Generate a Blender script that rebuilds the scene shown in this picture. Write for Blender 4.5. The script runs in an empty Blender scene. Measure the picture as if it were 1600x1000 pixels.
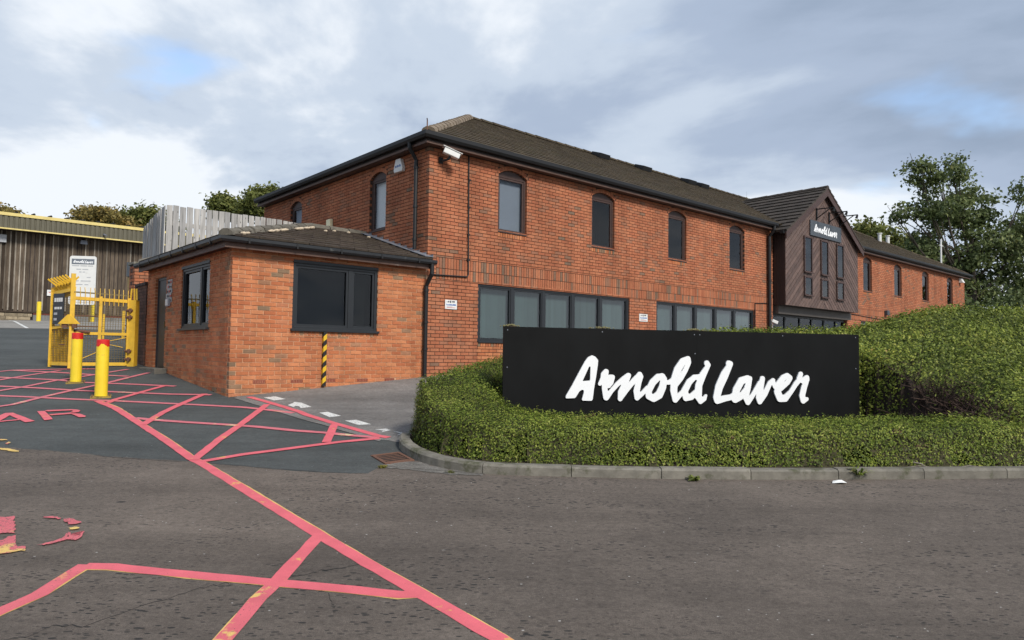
import bpy, bmesh, math, random
import numpy as np
from mathutils import Vector, Matrix
random.seed(7); RNG = np.random.default_rng(7)
C = bpy.context.scene.collection
SC = bpy.context.scene

SKY_S1, SKY_O1, SKY_O2 = .80, (14.28, 18.42, 3.55), (14.61, 6.86, 0)
SKY_STOPS = [(.34, (.255, .32, .425)), (.44, (.34, .41, .53)), (.51, (.48, .55, .65)), (.58, (.72, .76, .81))]
SKY_GAIN, SUN_E, EXPOSURE = .50, 1.5, 1.33

# ---------------------------------------------------------------- camera, sky, sun, exposure
cam_d = bpy.data.cameras.new('camera'); cam = bpy.data.objects.new('camera', cam_d); C.objects.link(cam)
cam_d.sensor_width = 36.0; cam_d.lens = 24.597; cam_d.clip_end = 3000; cam_d.clip_start = .05
PITCH, ROLL = math.radians(2.74), math.radians(.767)
_f = Vector((0, math.cos(PITCH), math.sin(PITCH))); _r = Vector((1, 0, 0)); _u = _r.cross(_f)
_r2 = _r*math.cos(ROLL) + _u*math.sin(ROLL); _u2 = _u*math.cos(ROLL) - _r*math.sin(ROLL)
cam.matrix_world = Matrix(((_r2.x, _u2.x, -_f.x, 0), (_r2.y, _u2.y, -_f.y, 0), (_r2.z, _u2.z, -_f.z, 1.86), (0, 0, 0, 1)))
SC.camera = cam
SUN_EL, SUN_AZ = math.radians(40), math.radians(143)      # azimuth measured clockwise from +Y
world = bpy.data.worlds.new('World'); SC.world = world; world.use_nodes = True
wn, wl = world.node_tree.nodes, world.node_tree.links; wn.clear()
def _n(t, **k):
    x = wn.new(t)
    for a, b in k.items(): setattr(x, a, b)
    return x
sky = _n('ShaderNodeTexSky', sky_type='NISHITA', sun_disc=False, sun_elevation=SUN_EL, sun_rotation=SUN_AZ)
tc = _n('ShaderNodeTexCoord'); sep = _n('ShaderNodeSeparateXYZ'); wl.new(tc.outputs['Generated'], sep.inputs[0])
zc = _n('ShaderNodeMath', operation='MAXIMUM'); wl.new(sep.outputs['Z'], zc.inputs[0]); zc.inputs[1].default_value = 0.0
den = _n('ShaderNodeMath', operation='ADD'); wl.new(zc.outputs[0], den.inputs[0]); den.inputs[1].default_value = .22
dx = _n('ShaderNodeMath', operation='DIVIDE'); wl.new(sep.outputs['X'], dx.inputs[0]); wl.new(den.outputs[0], dx.inputs[1])
dy = _n('ShaderNodeMath', operation='DIVIDE'); wl.new(sep.outputs['Y'], dy.inputs[0]); wl.new(den.outputs[0], dy.inputs[1])
cv = _n('ShaderNodeCombineXYZ'); wl.new(dx.outputs[0], cv.inputs[0]); wl.new(dy.outputs[0], cv.inputs[1])
def wnoise(scale, detail, rough, off, dist=0):
    m = _n('ShaderNodeMapping'); m.inputs['Location'].default_value = off; wl.new(cv.outputs[0], m.inputs[0])
    t = _n('ShaderNodeTexNoise'); t.inputs['Scale'].default_value = scale; t.inputs['Detail'].default_value = detail
    t.inputs['Roughness'].default_value = rough; t.inputs['Distortion'].default_value = dist; wl.new(m.outputs[0], t.inputs[0]); return t
n1 = wnoise(SKY_S1, 8, .53, SKY_O1, .25); n2 = wnoise(1.5, 5, .5, SKY_O2, .2)
def wramp(src, stops):
    r = _n('ShaderNodeValToRGB'); wl.new(src, r.inputs[0]); r.color_ramp.interpolation = 'EASE'
    els = r.color_ramp.elements
    els[0].position, els[0].color = stops[0][0], (*stops[0][1], 1); els[1].position, els[1].color = stops[-1][0], (*stops[-1][1], 1)
    for p, c in stops[1:-1]:
        e = els.new(p); e.color = (*c, 1)
    return r
# cloud brightness: soft grey-blue undersides, bright rims, brighter toward the horizon all the way round
elev = _n('ShaderNodeMapRange'); wl.new(sep.outputs['Z'], elev.inputs[0]); elev.inputs[1].default_value = .02; elev.inputs[2].default_value = .42
elev.inputs[3].default_value = .10; elev.inputs[4].default_value = -.07
cs = _n('ShaderNodeMath', operation='ADD'); wl.new(n1.outputs['Fac'], cs.inputs[0]); wl.new(elev.outputs[0], cs.inputs[1])
cl = wramp(cs.outputs[0], SKY_STOPS)
blue = wramp(n2.outputs['Fac'], [(.62, (0, 0, 0)), (.74, (.8, .8, .8))])
skym = _n('ShaderNodeMix', data_type='RGBA', blend_type='MULTIPLY'); skym.inputs['Factor'].default_value = 1
wl.new(sky.outputs[0], skym.inputs[6]); skym.inputs[7].default_value = (1, 1, 1, 1)
bg1 = _n('ShaderNodeBackground'); wl.new(skym.outputs[2], bg1.inputs[0]); bg1.inputs[1].default_value = .10
bg2 = _n('ShaderNodeBackground'); wl.new(cl.outputs[0], bg2.inputs[0]); bg2.inputs[1].default_value = SKY_GAIN
mx = _n('ShaderNodeMixShader'); wl.new(blue.outputs[0], mx.inputs[0]); wl.new(bg2.outputs[0], mx.inputs[1]); wl.new(bg1.outputs[0], mx.inputs[2])
wo = _n('ShaderNodeOutputWorld'); wl.new(mx.outputs[0], wo.inputs[0])
sun_d = bpy.data.lights.new('sun', 'SUN'); sun_d.energy = SUN_E; sun_d.angle = math.radians(14); sun_d.color = (1, .95, .87)
sun = bpy.data.objects.new('sun', sun_d); C.objects.link(sun)
_sd = Vector((math.sin(SUN_AZ)*math.cos(SUN_EL), math.cos(SUN_AZ)*math.cos(SUN_EL), math.sin(SUN_EL)))
sun.rotation_euler = (-_sd).to_track_quat('-Z', 'Y').to_euler(); sun.location = _sd*60
vs = SC.view_settings; vs.view_transform = 'Standard'; vs.look = 'None'; vs.gamma = 1; vs.exposure = EXPOSURE; vs.use_curve_mapping = False

# ---------------------------------------------------------------- measured outlines (metres, on the ground or on the sign's face)
LINES={'main': [(-6.617, 11.247), (-6.0, 10.668), (-4.978, 9.495), (-4.166, 8.555), (-3.502, 7.753), (-3.245, 7.49), (-2.35, 6.457), (-1.483, 5.45), (-0.962, 4.858), (-0.574, 4.427), (-0.395, 4.228), (-0.056, 3.852), (0.152, 3.609)], 'b1': [(-1.443, 5.395), (-1.469, 4.816), (-1.478, 4.534)], 'bw': [(-1.478, 4.534), (-1.507, 4.289), (-1.505, 3.979), (-1.51, 3.777), (-1.504, 3.485)], 'b2': [(-2.832, 4.747), (-2.646, 4.743), (-2.289, 4.67), (-2.058, 4.625), (-1.614, 4.547), (-1.396, 4.506), (-1.104, 4.459), (-0.665, 4.37), (-0.56, 4.382)], 'b3': [(-2.838, 4.771), (-2.845, 4.599), (-2.836, 4.31), (-2.906, 4.079), (-2.956, 3.864)], 'h1': [(-10.493, 12.019), (-8.43, 11.596), (-7.848, 11.517), (-7.176, 11.385), (-6.621, 11.306), (-6.342, 11.269), (-5.644, 11.146), (-4.949, 11.026), (-4.133, 10.862), (-3.845, 10.747), (-3.488, 10.587), (-3.233, 10.451)], 'h2': [(-11.326, 12.963), (-9.135, 12.554), (-8.326, 12.408), (-7.564, 12.22), (-6.827, 12.118), (-5.794, 11.97), (-5.102, 11.96)], 'h3': [(-12.296, 14.061), (-9.889, 13.579), (-8.667, 13.358), (-7.973, 13.101), (-7.081, 12.979), (-6.536, 12.884), (-6.123, 12.807)], 'h4': [(-10.35, 14.549), (-9.101, 14.278), (-8.389, 14.069), (-7.601, 13.921)], 'h5': [(-5.293, 9.918), (-4.95, 9.803), (-4.445, 9.677), (-3.732, 9.532), (-3.367, 9.432), (-2.836, 9.242), (-2.407, 9.134), (-2.045, 9.003), (-1.65, 8.881)], 'h6': [(-3.33, 7.621), (-3.009, 7.952), (-2.54, 8.298), (-2.06, 8.644), (-1.646, 8.859)], 'h7': [(-11.239, 13.714), (-10.447, 14.338), (-10.35, 14.549), (-9.348, 14.873), (-8.711, 14.944)], 'd1': [(-9.879, 12.07), (-9.661, 13.269), (-9.586, 13.694), (-9.386, 14.596)], 'd2': [(-8.995, 11.002), (-8.795, 12.092), (-8.682, 12.521), (-8.612, 13.283), (-8.522, 13.494), (-8.358, 14.071), (-8.168, 14.948)], 'd3': [(-8.007, 10.259), (-7.748, 10.668), (-7.671, 10.818), (-7.683, 11.468), (-7.633, 12.215), (-7.571, 12.76), (-7.516, 13.22), (-7.505, 13.747), (-7.466, 14.44)], 'd4': [(-6.355, 11.061), (-6.408, 11.383), (-6.379, 12.189), (-6.332, 12.9)], 'd5': [(-4.952, 9.495), (-5.121, 10.366), (-5.196, 11.144), (-5.25, 12.047)], 'd6': [(-3.443, 7.67), (-3.584, 8.675), (-3.665, 9.538), (-3.859, 11.136)], 'r': [(-4.395, 11.79), (-3.832, 11.249), (-3.18, 10.558), (-2.994, 10.317), (-2.513, 9.805), (-2.012, 9.315), (-1.686, 8.987), (-1.539, 8.895)], 'v': [(-2.414, 9.663), (-2.244, 8.598)]}
GLYPHS={'A1': [(-7.287, 10.135), (-7.194, 10.166), (-6.494, 9.609), (-6.561, 9.517)], 'A2': [(-7.287, 10.135), (-7.135, 10.068), (-6.884, 9.406), (-7.046, 9.394)], 'A3': [(-6.959, 9.566), (-6.791, 9.712), (-6.737, 9.659), (-6.921, 9.515)], 'R1': [(-6.935, 10.299), (-6.846, 10.336), (-6.336, 9.742), (-6.4, 9.665)], 'R2': [(-6.859, 10.348), (-6.842, 10.401), (-6.542, 10.488), (-6.485, 10.407), (-6.772, 10.297)], 'R3': [(-6.577, 10.486), (-6.462, 10.475), (-6.364, 10.403), (-6.312, 10.281), (-6.342, 10.228), (-6.413, 10.23), (-6.434, 10.346)], 'R4': [(-6.62, 10.085), (-6.41, 10.224), (-6.302, 10.145), (-6.533, 10.006)], 'R5': [(-6.383, 10.182), (-6.213, 10.151), (-6.031, 9.995), (-6.002, 9.92), (-6.082, 9.904), (-6.19, 10.012)], 'P1': [(-5.938, 8.087), (-5.844, 8.079), (-5.752, 8.065), (-5.547, 7.962), (-5.515, 7.909), (-5.619, 7.935), (-5.799, 8.018), (-5.885, 8.016)], 'P2': [(-6.217, 8.492), (-6.11, 8.519), (-6.041, 8.472), (-6.173, 8.432)], 'P3': [(-5.95, 8.316), (-5.965, 8.391), (-5.924, 8.357), (-5.883, 8.247)], 'D1': [(-4.158, 5.679), (-4.001, 5.725), (-3.886, 5.561), (-3.803, 5.46), (-3.726, 5.347), (-3.788, 5.345), (-3.885, 5.314)], 'D7': [(-3.777, 5.17), (-3.702, 5.195), (-3.716, 5.262), (-3.677, 5.288), (-3.507, 5.065), (-3.454, 5.075), (-3.4, 4.994), (-3.53, 4.929), (-3.582, 4.909)], 'D8': [(-3.676, 5.035), (-3.55, 5.049), (-3.527, 5.002), (-3.446, 4.982), (-3.604, 4.939)], 'D2': [(-3.766, 5.711), (-3.697, 5.738), (-3.594, 5.699), (-3.603, 5.673)], 'D3': [(-3.577, 5.683), (-3.513, 5.693), (-3.372, 5.59), (-3.429, 5.541), (-3.515, 5.606)], 'D4': [(-3.4, 5.476), (-3.353, 5.499), (-3.309, 5.464), (-3.353, 5.42)], 'D5': [(-3.35, 5.377), (-3.317, 5.363), (-3.267, 5.304), (-3.203, 5.306), (-3.245, 5.381), (-3.236, 5.399), (-3.187, 5.306), (-3.178, 5.199), (-3.24, 5.223)], 'D6': [(-3.388, 5.095), (-3.331, 5.166), (-3.304, 5.268), (-3.344, 5.363), (-3.246, 5.229), (-3.27, 5.179), (-3.319, 5.112)]}
WHITES={'W1': [(-4.144, 11.754), (-3.988, 11.887), (-3.723, 11.632), (-3.867, 11.492)], 'W2': [(-3.521, 11.091), (-3.497, 11.274), (-3.506, 11.383), (-3.37, 11.32), (-3.107, 10.966), (-3.239, 10.846), (-3.311, 11.0), (-3.383, 11.032), (-3.375, 10.927)], 'W3': [(-2.858, 10.496), (-2.752, 10.569), (-2.475, 10.273), (-2.615, 10.161)], 'W4': [(-2.34, 9.929), (-2.191, 9.997), (-1.922, 9.706), (-2.084, 9.641)], 'W5': [(-1.804, 9.359), (-1.673, 9.432), (-1.582, 9.337), (-1.685, 9.207), (-1.684, 9.315)], 'W6': [(-1.592, 9.337), (-1.542, 9.29), (-1.363, 9.155), (-1.457, 9.031), (-1.425, 9.151)]}
CRACKS={'c1': [(-2.667, 3.754), (-2.558, 3.791), (-2.484, 3.937), (-2.332, 3.919), (-2.194, 4.117), (-2.075, 4.245), (-1.956, 4.403), (-1.803, 4.512), (-1.629, 4.589)], 'c2': [(-1.509, 4.542), (-1.358, 4.648), (-1.257, 4.737), (-1.024, 4.844)], 'c3': [(-1.108, 4.384), (-1.049, 4.233), (-0.998, 4.135)], 'c4': [(-4.599, 7.836), (-4.261, 7.739), (-3.877, 7.676), (-3.533, 7.611)], 'c5': [(-3.273, 7.569), (-2.819, 7.459), (-2.377, 7.35), (-1.819, 7.253), (-1.47, 7.22)]}
TARMAC_EDGE=[(-7.332, 8.436), (-5.902, 8.158), (-5.393, 8.063), (-4.877, 7.939), (-4.514, 7.812), (-4.042, 7.723), (-3.431, 7.615), (-2.895, 7.48), (-2.369, 7.326), (-1.816, 7.239), (-1.454, 7.234), (-1.388, 7.401), (-1.415, 7.613)]
TREES={'oak': [(26.44, 14.12, 1.12, 0.69), (27.95, 13.41, 0.86, 0.69), (29.67, 14.47, 1.03, 0.95), (30.95, 13.75, 0.95, 0.95), (25.8, 11.54, 1.03, 0.56), (25.15, 11.1, 0.52, 0.39), (27.52, 11.77, 1.2, 0.95), (29.24, 11.8, 1.46, 1.46), (31.38, 11.83, 1.46, 1.63), (33.32, 12.71, 0.95, 1.29), (34.39, 13.16, 0.86, 0.95), (28.38, 9.42, 1.72, 1.38), (30.95, 9.24, 1.89, 1.72), (33.53, 9.27, 1.46, 1.98), (27.09, 7.9, 1.29, 0.86), (30.1, 7.08, 2.15, 1.55), (33.1, 6.69, 2.06, 1.55), (35.68, 10.16, 1.55, 2.15), (36.54, 7.16, 1.89, 1.72)], 'back': [(29.91, 12.52, 0.77, 0.77), (31.56, 12.55, 1.21, 0.88), (29.36, 11.97, 0.88, 0.99), (32.93, 11.47, 1.65, 1.1), (34.58, 10.67, 1.65, 1.1)], 'tip': [(20.03, 14.97, 0.44, 0.55), (21.68, 14.33, 0.66, 0.55)], 'autumn': [(-44.18, 15.16, 0.77, 0.58), (-43.03, 15.37, 0.9, 0.64), (-41.94, 15.19, 1.02, 0.7), (-40.66, 15.02, 1.15, 0.7), (-39.7, 14.58, 0.9, 0.58)], 'dome': [(-40.13, 15.52, 1.51, 0.96), (-38.76, 15.54, 1.51, 1.1), (-41.16, 15.03, 1.1, 0.69), (-37.87, 14.87, 1.37, 0.96)], 'mid': [(-29.97, 16.74, 1.19, 0.99), (-30.63, 16.27, 0.92, 0.66), (-28.98, 16.42, 1.05, 0.79)], 'mid2': [(-25.61, 16.69, 1.28, 1.15), (-24.33, 17.35, 1.28, 0.77), (-26.77, 16.04, 1.02, 0.77), (-23.05, 16.41, 1.28, 0.9)], 'edge': [(-51.23, 15.07, 0.9, 0.51), (-52.19, 15.25, 1.02, 0.64)]}
SIGN_A=[-0.101, 8.6, 2.191]; SIGN_B=[4.919, 9.912, 2.191]
STROKES={'rnold': [[(1.262, -0.701, 0.024), (1.299, -0.631, 0.0284), (1.305, -0.579, 0.0284), (1.345, -0.544, 0.0328)], [(1.35, -0.544, 0.0306), (1.327, -0.653, 0.0393), (1.328, -0.762, 0.0371), (1.347, -0.871, 0.0371)], [(1.341, -0.686, 0.0349), (1.404, -0.613, 0.0307), (1.435, -0.615, 0.0307), (1.421, -0.685, 0.0263), (1.382, -0.729, 0.0262)], [(1.352, -0.876, 0.0349), (1.422, -0.788, 0.0284), (1.499, -0.707, 0.0307), (1.582, -0.641, 0.033), (1.653, -0.595, 0.0353)], [(1.653, -0.595, 0.0353), (1.601, -0.707, 0.0396), (1.555, -0.806, 0.0439), (1.541, -0.889, 0.0329)], [(1.541, -0.889, 0.0307), (1.63, -0.773, 0.033), (1.725, -0.663, 0.0353), (1.809, -0.58, 0.031)], [(1.809, -0.58, 0.0354), (1.826, -0.607, 0.0332), (1.793, -0.685, 0.0398), (1.769, -0.788, 0.0442), (1.775, -0.877, 0.0353)], [(1.775, -0.881, 0.0309), (1.847, -0.824, 0.0288), (1.919, -0.751, 0.0288)], [(2.125, -0.601, 0.0402), (2.15, -0.639, 0.0447), (2.133, -0.74, 0.0513), (2.085, -0.84, 0.0534), (2.009, -0.886, 0.0466), (1.939, -0.855, 0.0443), (1.936, -0.789, 0.0444), (1.991, -0.684, 0.0467), (2.069, -0.613, 0.0446), (2.133, -0.606, 0.0402)], [(2.15, -0.677, 0.0268), (2.224, -0.681, 0.0291), (2.291, -0.638, 0.0269)], [(2.492, -0.373, 0.0362), (2.422, -0.406, 0.0452), (2.347, -0.515, 0.0518), (2.301, -0.65, 0.0516), (2.293, -0.784, 0.0493), (2.316, -0.903, 0.0403)], [(2.497, -0.373, 0.0385), (2.509, -0.418, 0.0339), (2.464, -0.514, 0.0339), (2.39, -0.627, 0.0383), (2.33, -0.706, 0.0314)], [(2.316, -0.903, 0.0403), (2.385, -0.84, 0.0314), (2.44, -0.789, 0.0315)], [(2.598, -0.608, 0.0317), (2.515, -0.676, 0.0429), (2.45, -0.789, 0.0473), (2.47, -0.879, 0.045), (2.548, -0.868, 0.0406), (2.63, -0.796, 0.0362)], [(2.775, -0.427, 0.0387), (2.8, -0.448, 0.0296), (2.716, -0.58, 0.0477), (2.656, -0.716, 0.0498), (2.646, -0.852, 0.0543), (2.681, -0.929, 0.0339)], [(2.681, -0.925, 0.0362), (2.737, -0.893, 0.0317), (2.762, -0.852, 0.0181)], [(2.585, -0.613, 0.0339), (2.673, -0.608, 0.0363)]], 'Laver': [[(3.101, -0.427, 0.0414), (3.127, -0.431, 0.0368), (3.038, -0.578, 0.0596), (2.956, -0.739, 0.0571), (2.92, -0.876, 0.0501), (2.93, -0.917, 0.0455)], [(2.93, -0.917, 0.0455), (3.043, -0.89, 0.0411), (3.147, -0.872, 0.0367), (3.219, -0.803, 0.0299)], [(3.387, -0.623, 0.0416), (3.29, -0.658, 0.0507), (3.214, -0.78, 0.0529), (3.198, -0.895, 0.0551), (3.277, -0.872, 0.0414), (3.35, -0.78, 0.0323)], [(3.421, -0.627, 0.0347), (3.387, -0.738, 0.0485), (3.355, -0.854, 0.0507), (3.389, -0.941, 0.0392)], [(3.389, -0.941, 0.0392), (3.465, -0.849, 0.0324), (3.572, -0.692, 0.0348)], [(3.614, -0.627, 0.0372), (3.585, -0.738, 0.0464), (3.558, -0.877, 0.0463), (3.571, -0.935, 0.0371)], [(3.571, -0.935, 0.0371), (3.651, -0.831, 0.0395), (3.726, -0.692, 0.035), (3.78, -0.649, 0.0304)], [(3.775, -0.656, 0.0304), (3.806, -0.733, 0.0304), (3.9, -0.761, 0.0328), (4.009, -0.672, 0.0352), (4.042, -0.616, 0.04), (4.002, -0.58, 0.0329), (3.936, -0.616, 0.0422), (3.866, -0.703, 0.0468), (3.846, -0.803, 0.0514), (3.886, -0.89, 0.0514), (3.967, -0.893, 0.0468), (4.055, -0.808, 0.0329), (4.132, -0.702, 0.0353), (4.198, -0.634, 0.0354)], [(4.215, -0.563, 0.0355), (4.187, -0.624, 0.0354), (4.247, -0.653, 0.0378), (4.314, -0.61, 0.0355), (4.324, -0.633, 0.0284), (4.268, -0.738, 0.0449), (4.235, -0.856, 0.0448), (4.253, -0.922, 0.0425), (4.311, -0.903, 0.026)]]}
A_OUT=[(0.805, -0.874), (0.811, -0.848), (0.883, -0.73), (0.973, -0.568), (1.053, -0.426), (1.098, -0.367), (1.152, -0.34), (1.198, -0.357), (1.236, -0.402), (1.232, -0.457), (1.21, -0.61), (1.183, -0.762), (1.166, -0.897), (1.152, -0.914), (1.027, -0.911), (1.022, -0.898), (1.049, -0.801), (1.044, -0.777), (1.017, -0.775), (0.987, -0.795), (0.953, -0.848), (0.93, -0.879), (0.816, -0.883)]; A_HOLE=[(1.116, -0.48), (1.134, -0.48), (1.131, -0.66), (1.027, -0.667)]
# ---------------------------------------------------------------- helpers
def tag(o, label=None, cat=None, group=None, kind=None):
    if label: o['label'] = label
    if cat: o['category'] = cat
    if group: o['group'] = group
    if kind: o['kind'] = kind
    return o
class Frame:
    def __init__(s, x, y, ang): s.x, s.y, s.a = x, y, ang
    def w(s, p):
        c, n = math.cos(s.a), math.sin(s.a); return (s.x + p[0]*c - p[1]*n, s.y + p[0]*n + p[1]*c, p[2])
WF = Frame(0, 0, 0)
BANG = math.radians(90-48.63)
BF = Frame(-1.766, 14.4, BANG)            # office corner: x along the long front, y into the building
CAMB = np.array([-8.19, -11.97, 1.86])    # the camera seen in that frame
class MB:
    def __init__(s): s.v, s.f, s.t = [], [], []
    def add(s, vs, fs, tone=None):
        b = len(s.v); s.v += [tuple(map(float, p)) for p in vs]; s.f += [tuple(b+i for i in f) for f in fs]
        s.t += [random.random() if tone is None else tone]*len(fs); return s
    def hexa(s, p, tone=None, bottom=True):      # 8 corners: 4 lower ring, 4 upper ring
        fs = [(4, 5, 6, 7), (0, 1, 5, 4), (1, 2, 6, 5), (2, 3, 7, 6), (3, 0, 4, 7)]
        if bottom: fs.append((3, 2, 1, 0))
        return s.add(p, fs, tone)
    def box(s, x0, x1, y0, y1, z0, z1, tone=None):
        return s.hexa([(x0, y0, z0), (x1, y0, z0), (x1, y1, z0), (x0, y1, z0), (x0, y0, z1), (x1, y0, z1), (x1, y1, z1), (x0, y1, z1)], tone)
    def bar(s, p, q, w, h=None, up=(0, 0, 1), tone=None):
        h = h or w; p, q = Vector(p), Vector(q); d = (q-p).normalized(); up = Vector(up)
        if abs(d.dot(up)) > .98: up = Vector((0, 1, 0)) if abs(d.y) < .9 else Vector((1, 0, 0))
        a = d.cross(up).normalized(); b = a.cross(d)
        r = [a*(-w/2)+b*(-h/2), a*(w/2)+b*(-h/2), a*(w/2)+b*(h/2), a*(-w/2)+b*(h/2)]
        return s.hexa([p+x for x in r]+[q+x for x in r], tone)
    def tube(s, pts, r, n=10, cap=True, tone=None):
        pts = [Vector(p) for p in pts]; rs = r if isinstance(r, (list, tuple)) else [r]*len(pts)
        vs, fs = [], []; N = None
        for i, p in enumerate(pts):
            d = (pts[min(i+1, len(pts)-1)]-pts[max(i-1, 0)]).normalized()
            if N is None: N = d.orthogonal().normalized()
            N = (N - d*N.dot(d)).normalized(); B = d.cross(N)
            k = 1.0
            if 0 < i < len(pts)-1:
                d1, d2 = (pts[i]-pts[i-1]).normalized(), (pts[i+1]-pts[i]).normalized(); k = 1/max(.5, math.sqrt((1+d1.dot(d2))/2))
            for j in range(n):
                a = 2*math.pi*j/n; vs.append(p + (N*math.cos(a)+B*math.sin(a))*rs[i]*(k if k < 1.2 else 1.1))
        for i in range(len(pts)-1):
            for j in range(n): fs.append((i*n+j, i*n+(j+1) % n, (i+1)*n+(j+1) % n, (i+1)*n+j))
        if cap: fs += [tuple(range(n))[::-1], tuple(range((len(pts)-1)*n, len(pts)*n))]
        return s.add(vs, fs, tone)
    def prism(s, poly, fn, d0, d1, tone=None):     # 2-D outline pushed from depth d0 to d1 through fn(a, b, d)
        n = len(poly); vs = [fn(a, b, d0) for a, b in poly]+[fn(a, b, d1) for a, b in poly]
        fs = [tuple(range(n))[::-1], tuple(range(n, 2*n))]+[(i, (i+1) % n, n+(i+1) % n, n+i) for i in range(n)]
        return s.add(vs, fs, tone)
    def sphere(s, c, r, n=10, m=6, sz=1, tone=None):
        c = Vector(c); vs, fs = [c+Vector((0, 0, r*sz))], []
        for i in range(1, m):
            t = math.pi*i/m
            for j in range(n):
                a = 2*math.pi*j/n; vs.append(c+Vector((r*math.sin(t)*math.cos(a), r*math.sin(t)*math.sin(a), r*sz*math.cos(t))))
        vs.append(c-Vector((0, 0, r*sz)))
        for j in range(n): fs.append((0, 1+j, 1+(j+1) % n))
        for i in range(m-2):
            for j in range(n): fs.append((1+i*n+j, 1+(i+1)*n+j, 1+(i+1)*n+(j+1) % n, 1+i*n+(j+1) % n))
        L = 1+(m-2)*n
        for j in range(n): fs.append((L+j, len(vs)-1, L+(j+1) % n))
        return s.add(vs, fs, tone)
    def mesh(s, name, mat, off=(0, 0, 0), smooth=False, bevel=0, recalc=True):
        me = bpy.data.meshes.new(name)
        me.from_pydata([(a-off[0], b-off[1], c-off[2]) for a, b, c in s.v], [], s.f)
        at = me.attributes.new('tone', 'FLOAT', 'FACE'); at.data.foreach_set('value', np.array(s.t, np.float32))
        if recalc and len(s.f) < 30000:
            bm = bmesh.new(); bm.from_mesh(me); bmesh.ops.recalc_face_normals(bm, faces=bm.faces)
            if bevel:
                es = [e for e in bm.edges if len(e.link_faces) == 2 and e.calc_face_angle(0) > .5]
                bmesh.ops.bevel(bm, geom=es, offset=bevel, segments=2, affect='EDGES', profile=.5, clamp_overlap=True)
            bm.to_mesh(me); bm.free()
        if smooth: me.polygons.foreach_set('use_smooth', [True]*len(me.polygons))
        me.materials.append(mat); return me
class Thing:
    def __init__(s, name, label, cat, base, frame=WF, group=None, kind=None):
        o = bpy.data.objects.new(name, None); C.objects.link(o); o.empty_display_size = .2
        o.location = frame.w(base); o.rotation_euler = (0, 0, frame.a); tag(o, label, cat, group, kind)
        s.o, s.base, s.frame = o, base, frame
    def part(s, name, mb, mat, parent=None, smooth=False, bevel=0, label=None, kind=None):
        o = bpy.data.objects.new(name, mb.mesh(name, mat, s.base, smooth, bevel)); C.objects.link(o)
        o.parent = parent or s.o; tag(o, label, None, None, kind); return o
    def piece(s, name, me, loc, rz=0, parent=None):        # a copy of a shared mesh at loc (frame coordinates)
        o = bpy.data.objects.new(name, me); C.objects.link(o); o.parent = parent or s.o
        o.location = (loc[0]-s.base[0], loc[1]-s.base[1], loc[2]-s.base[2]); o.rotation_euler = (0, 0, rz); return o
def solo(name, mb, mat, label, cat, base, frame=WF, group=None, kind=None, smooth=False, bevel=0):   # a thing that is one mesh
    o = bpy.data.objects.new(name, mb.mesh(name, mat, base, smooth, bevel)); C.objects.link(o)
    o.location = frame.w(base); o.rotation_euler = (0, 0, frame.a); return tag(o, label, cat, group, kind)

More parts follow.
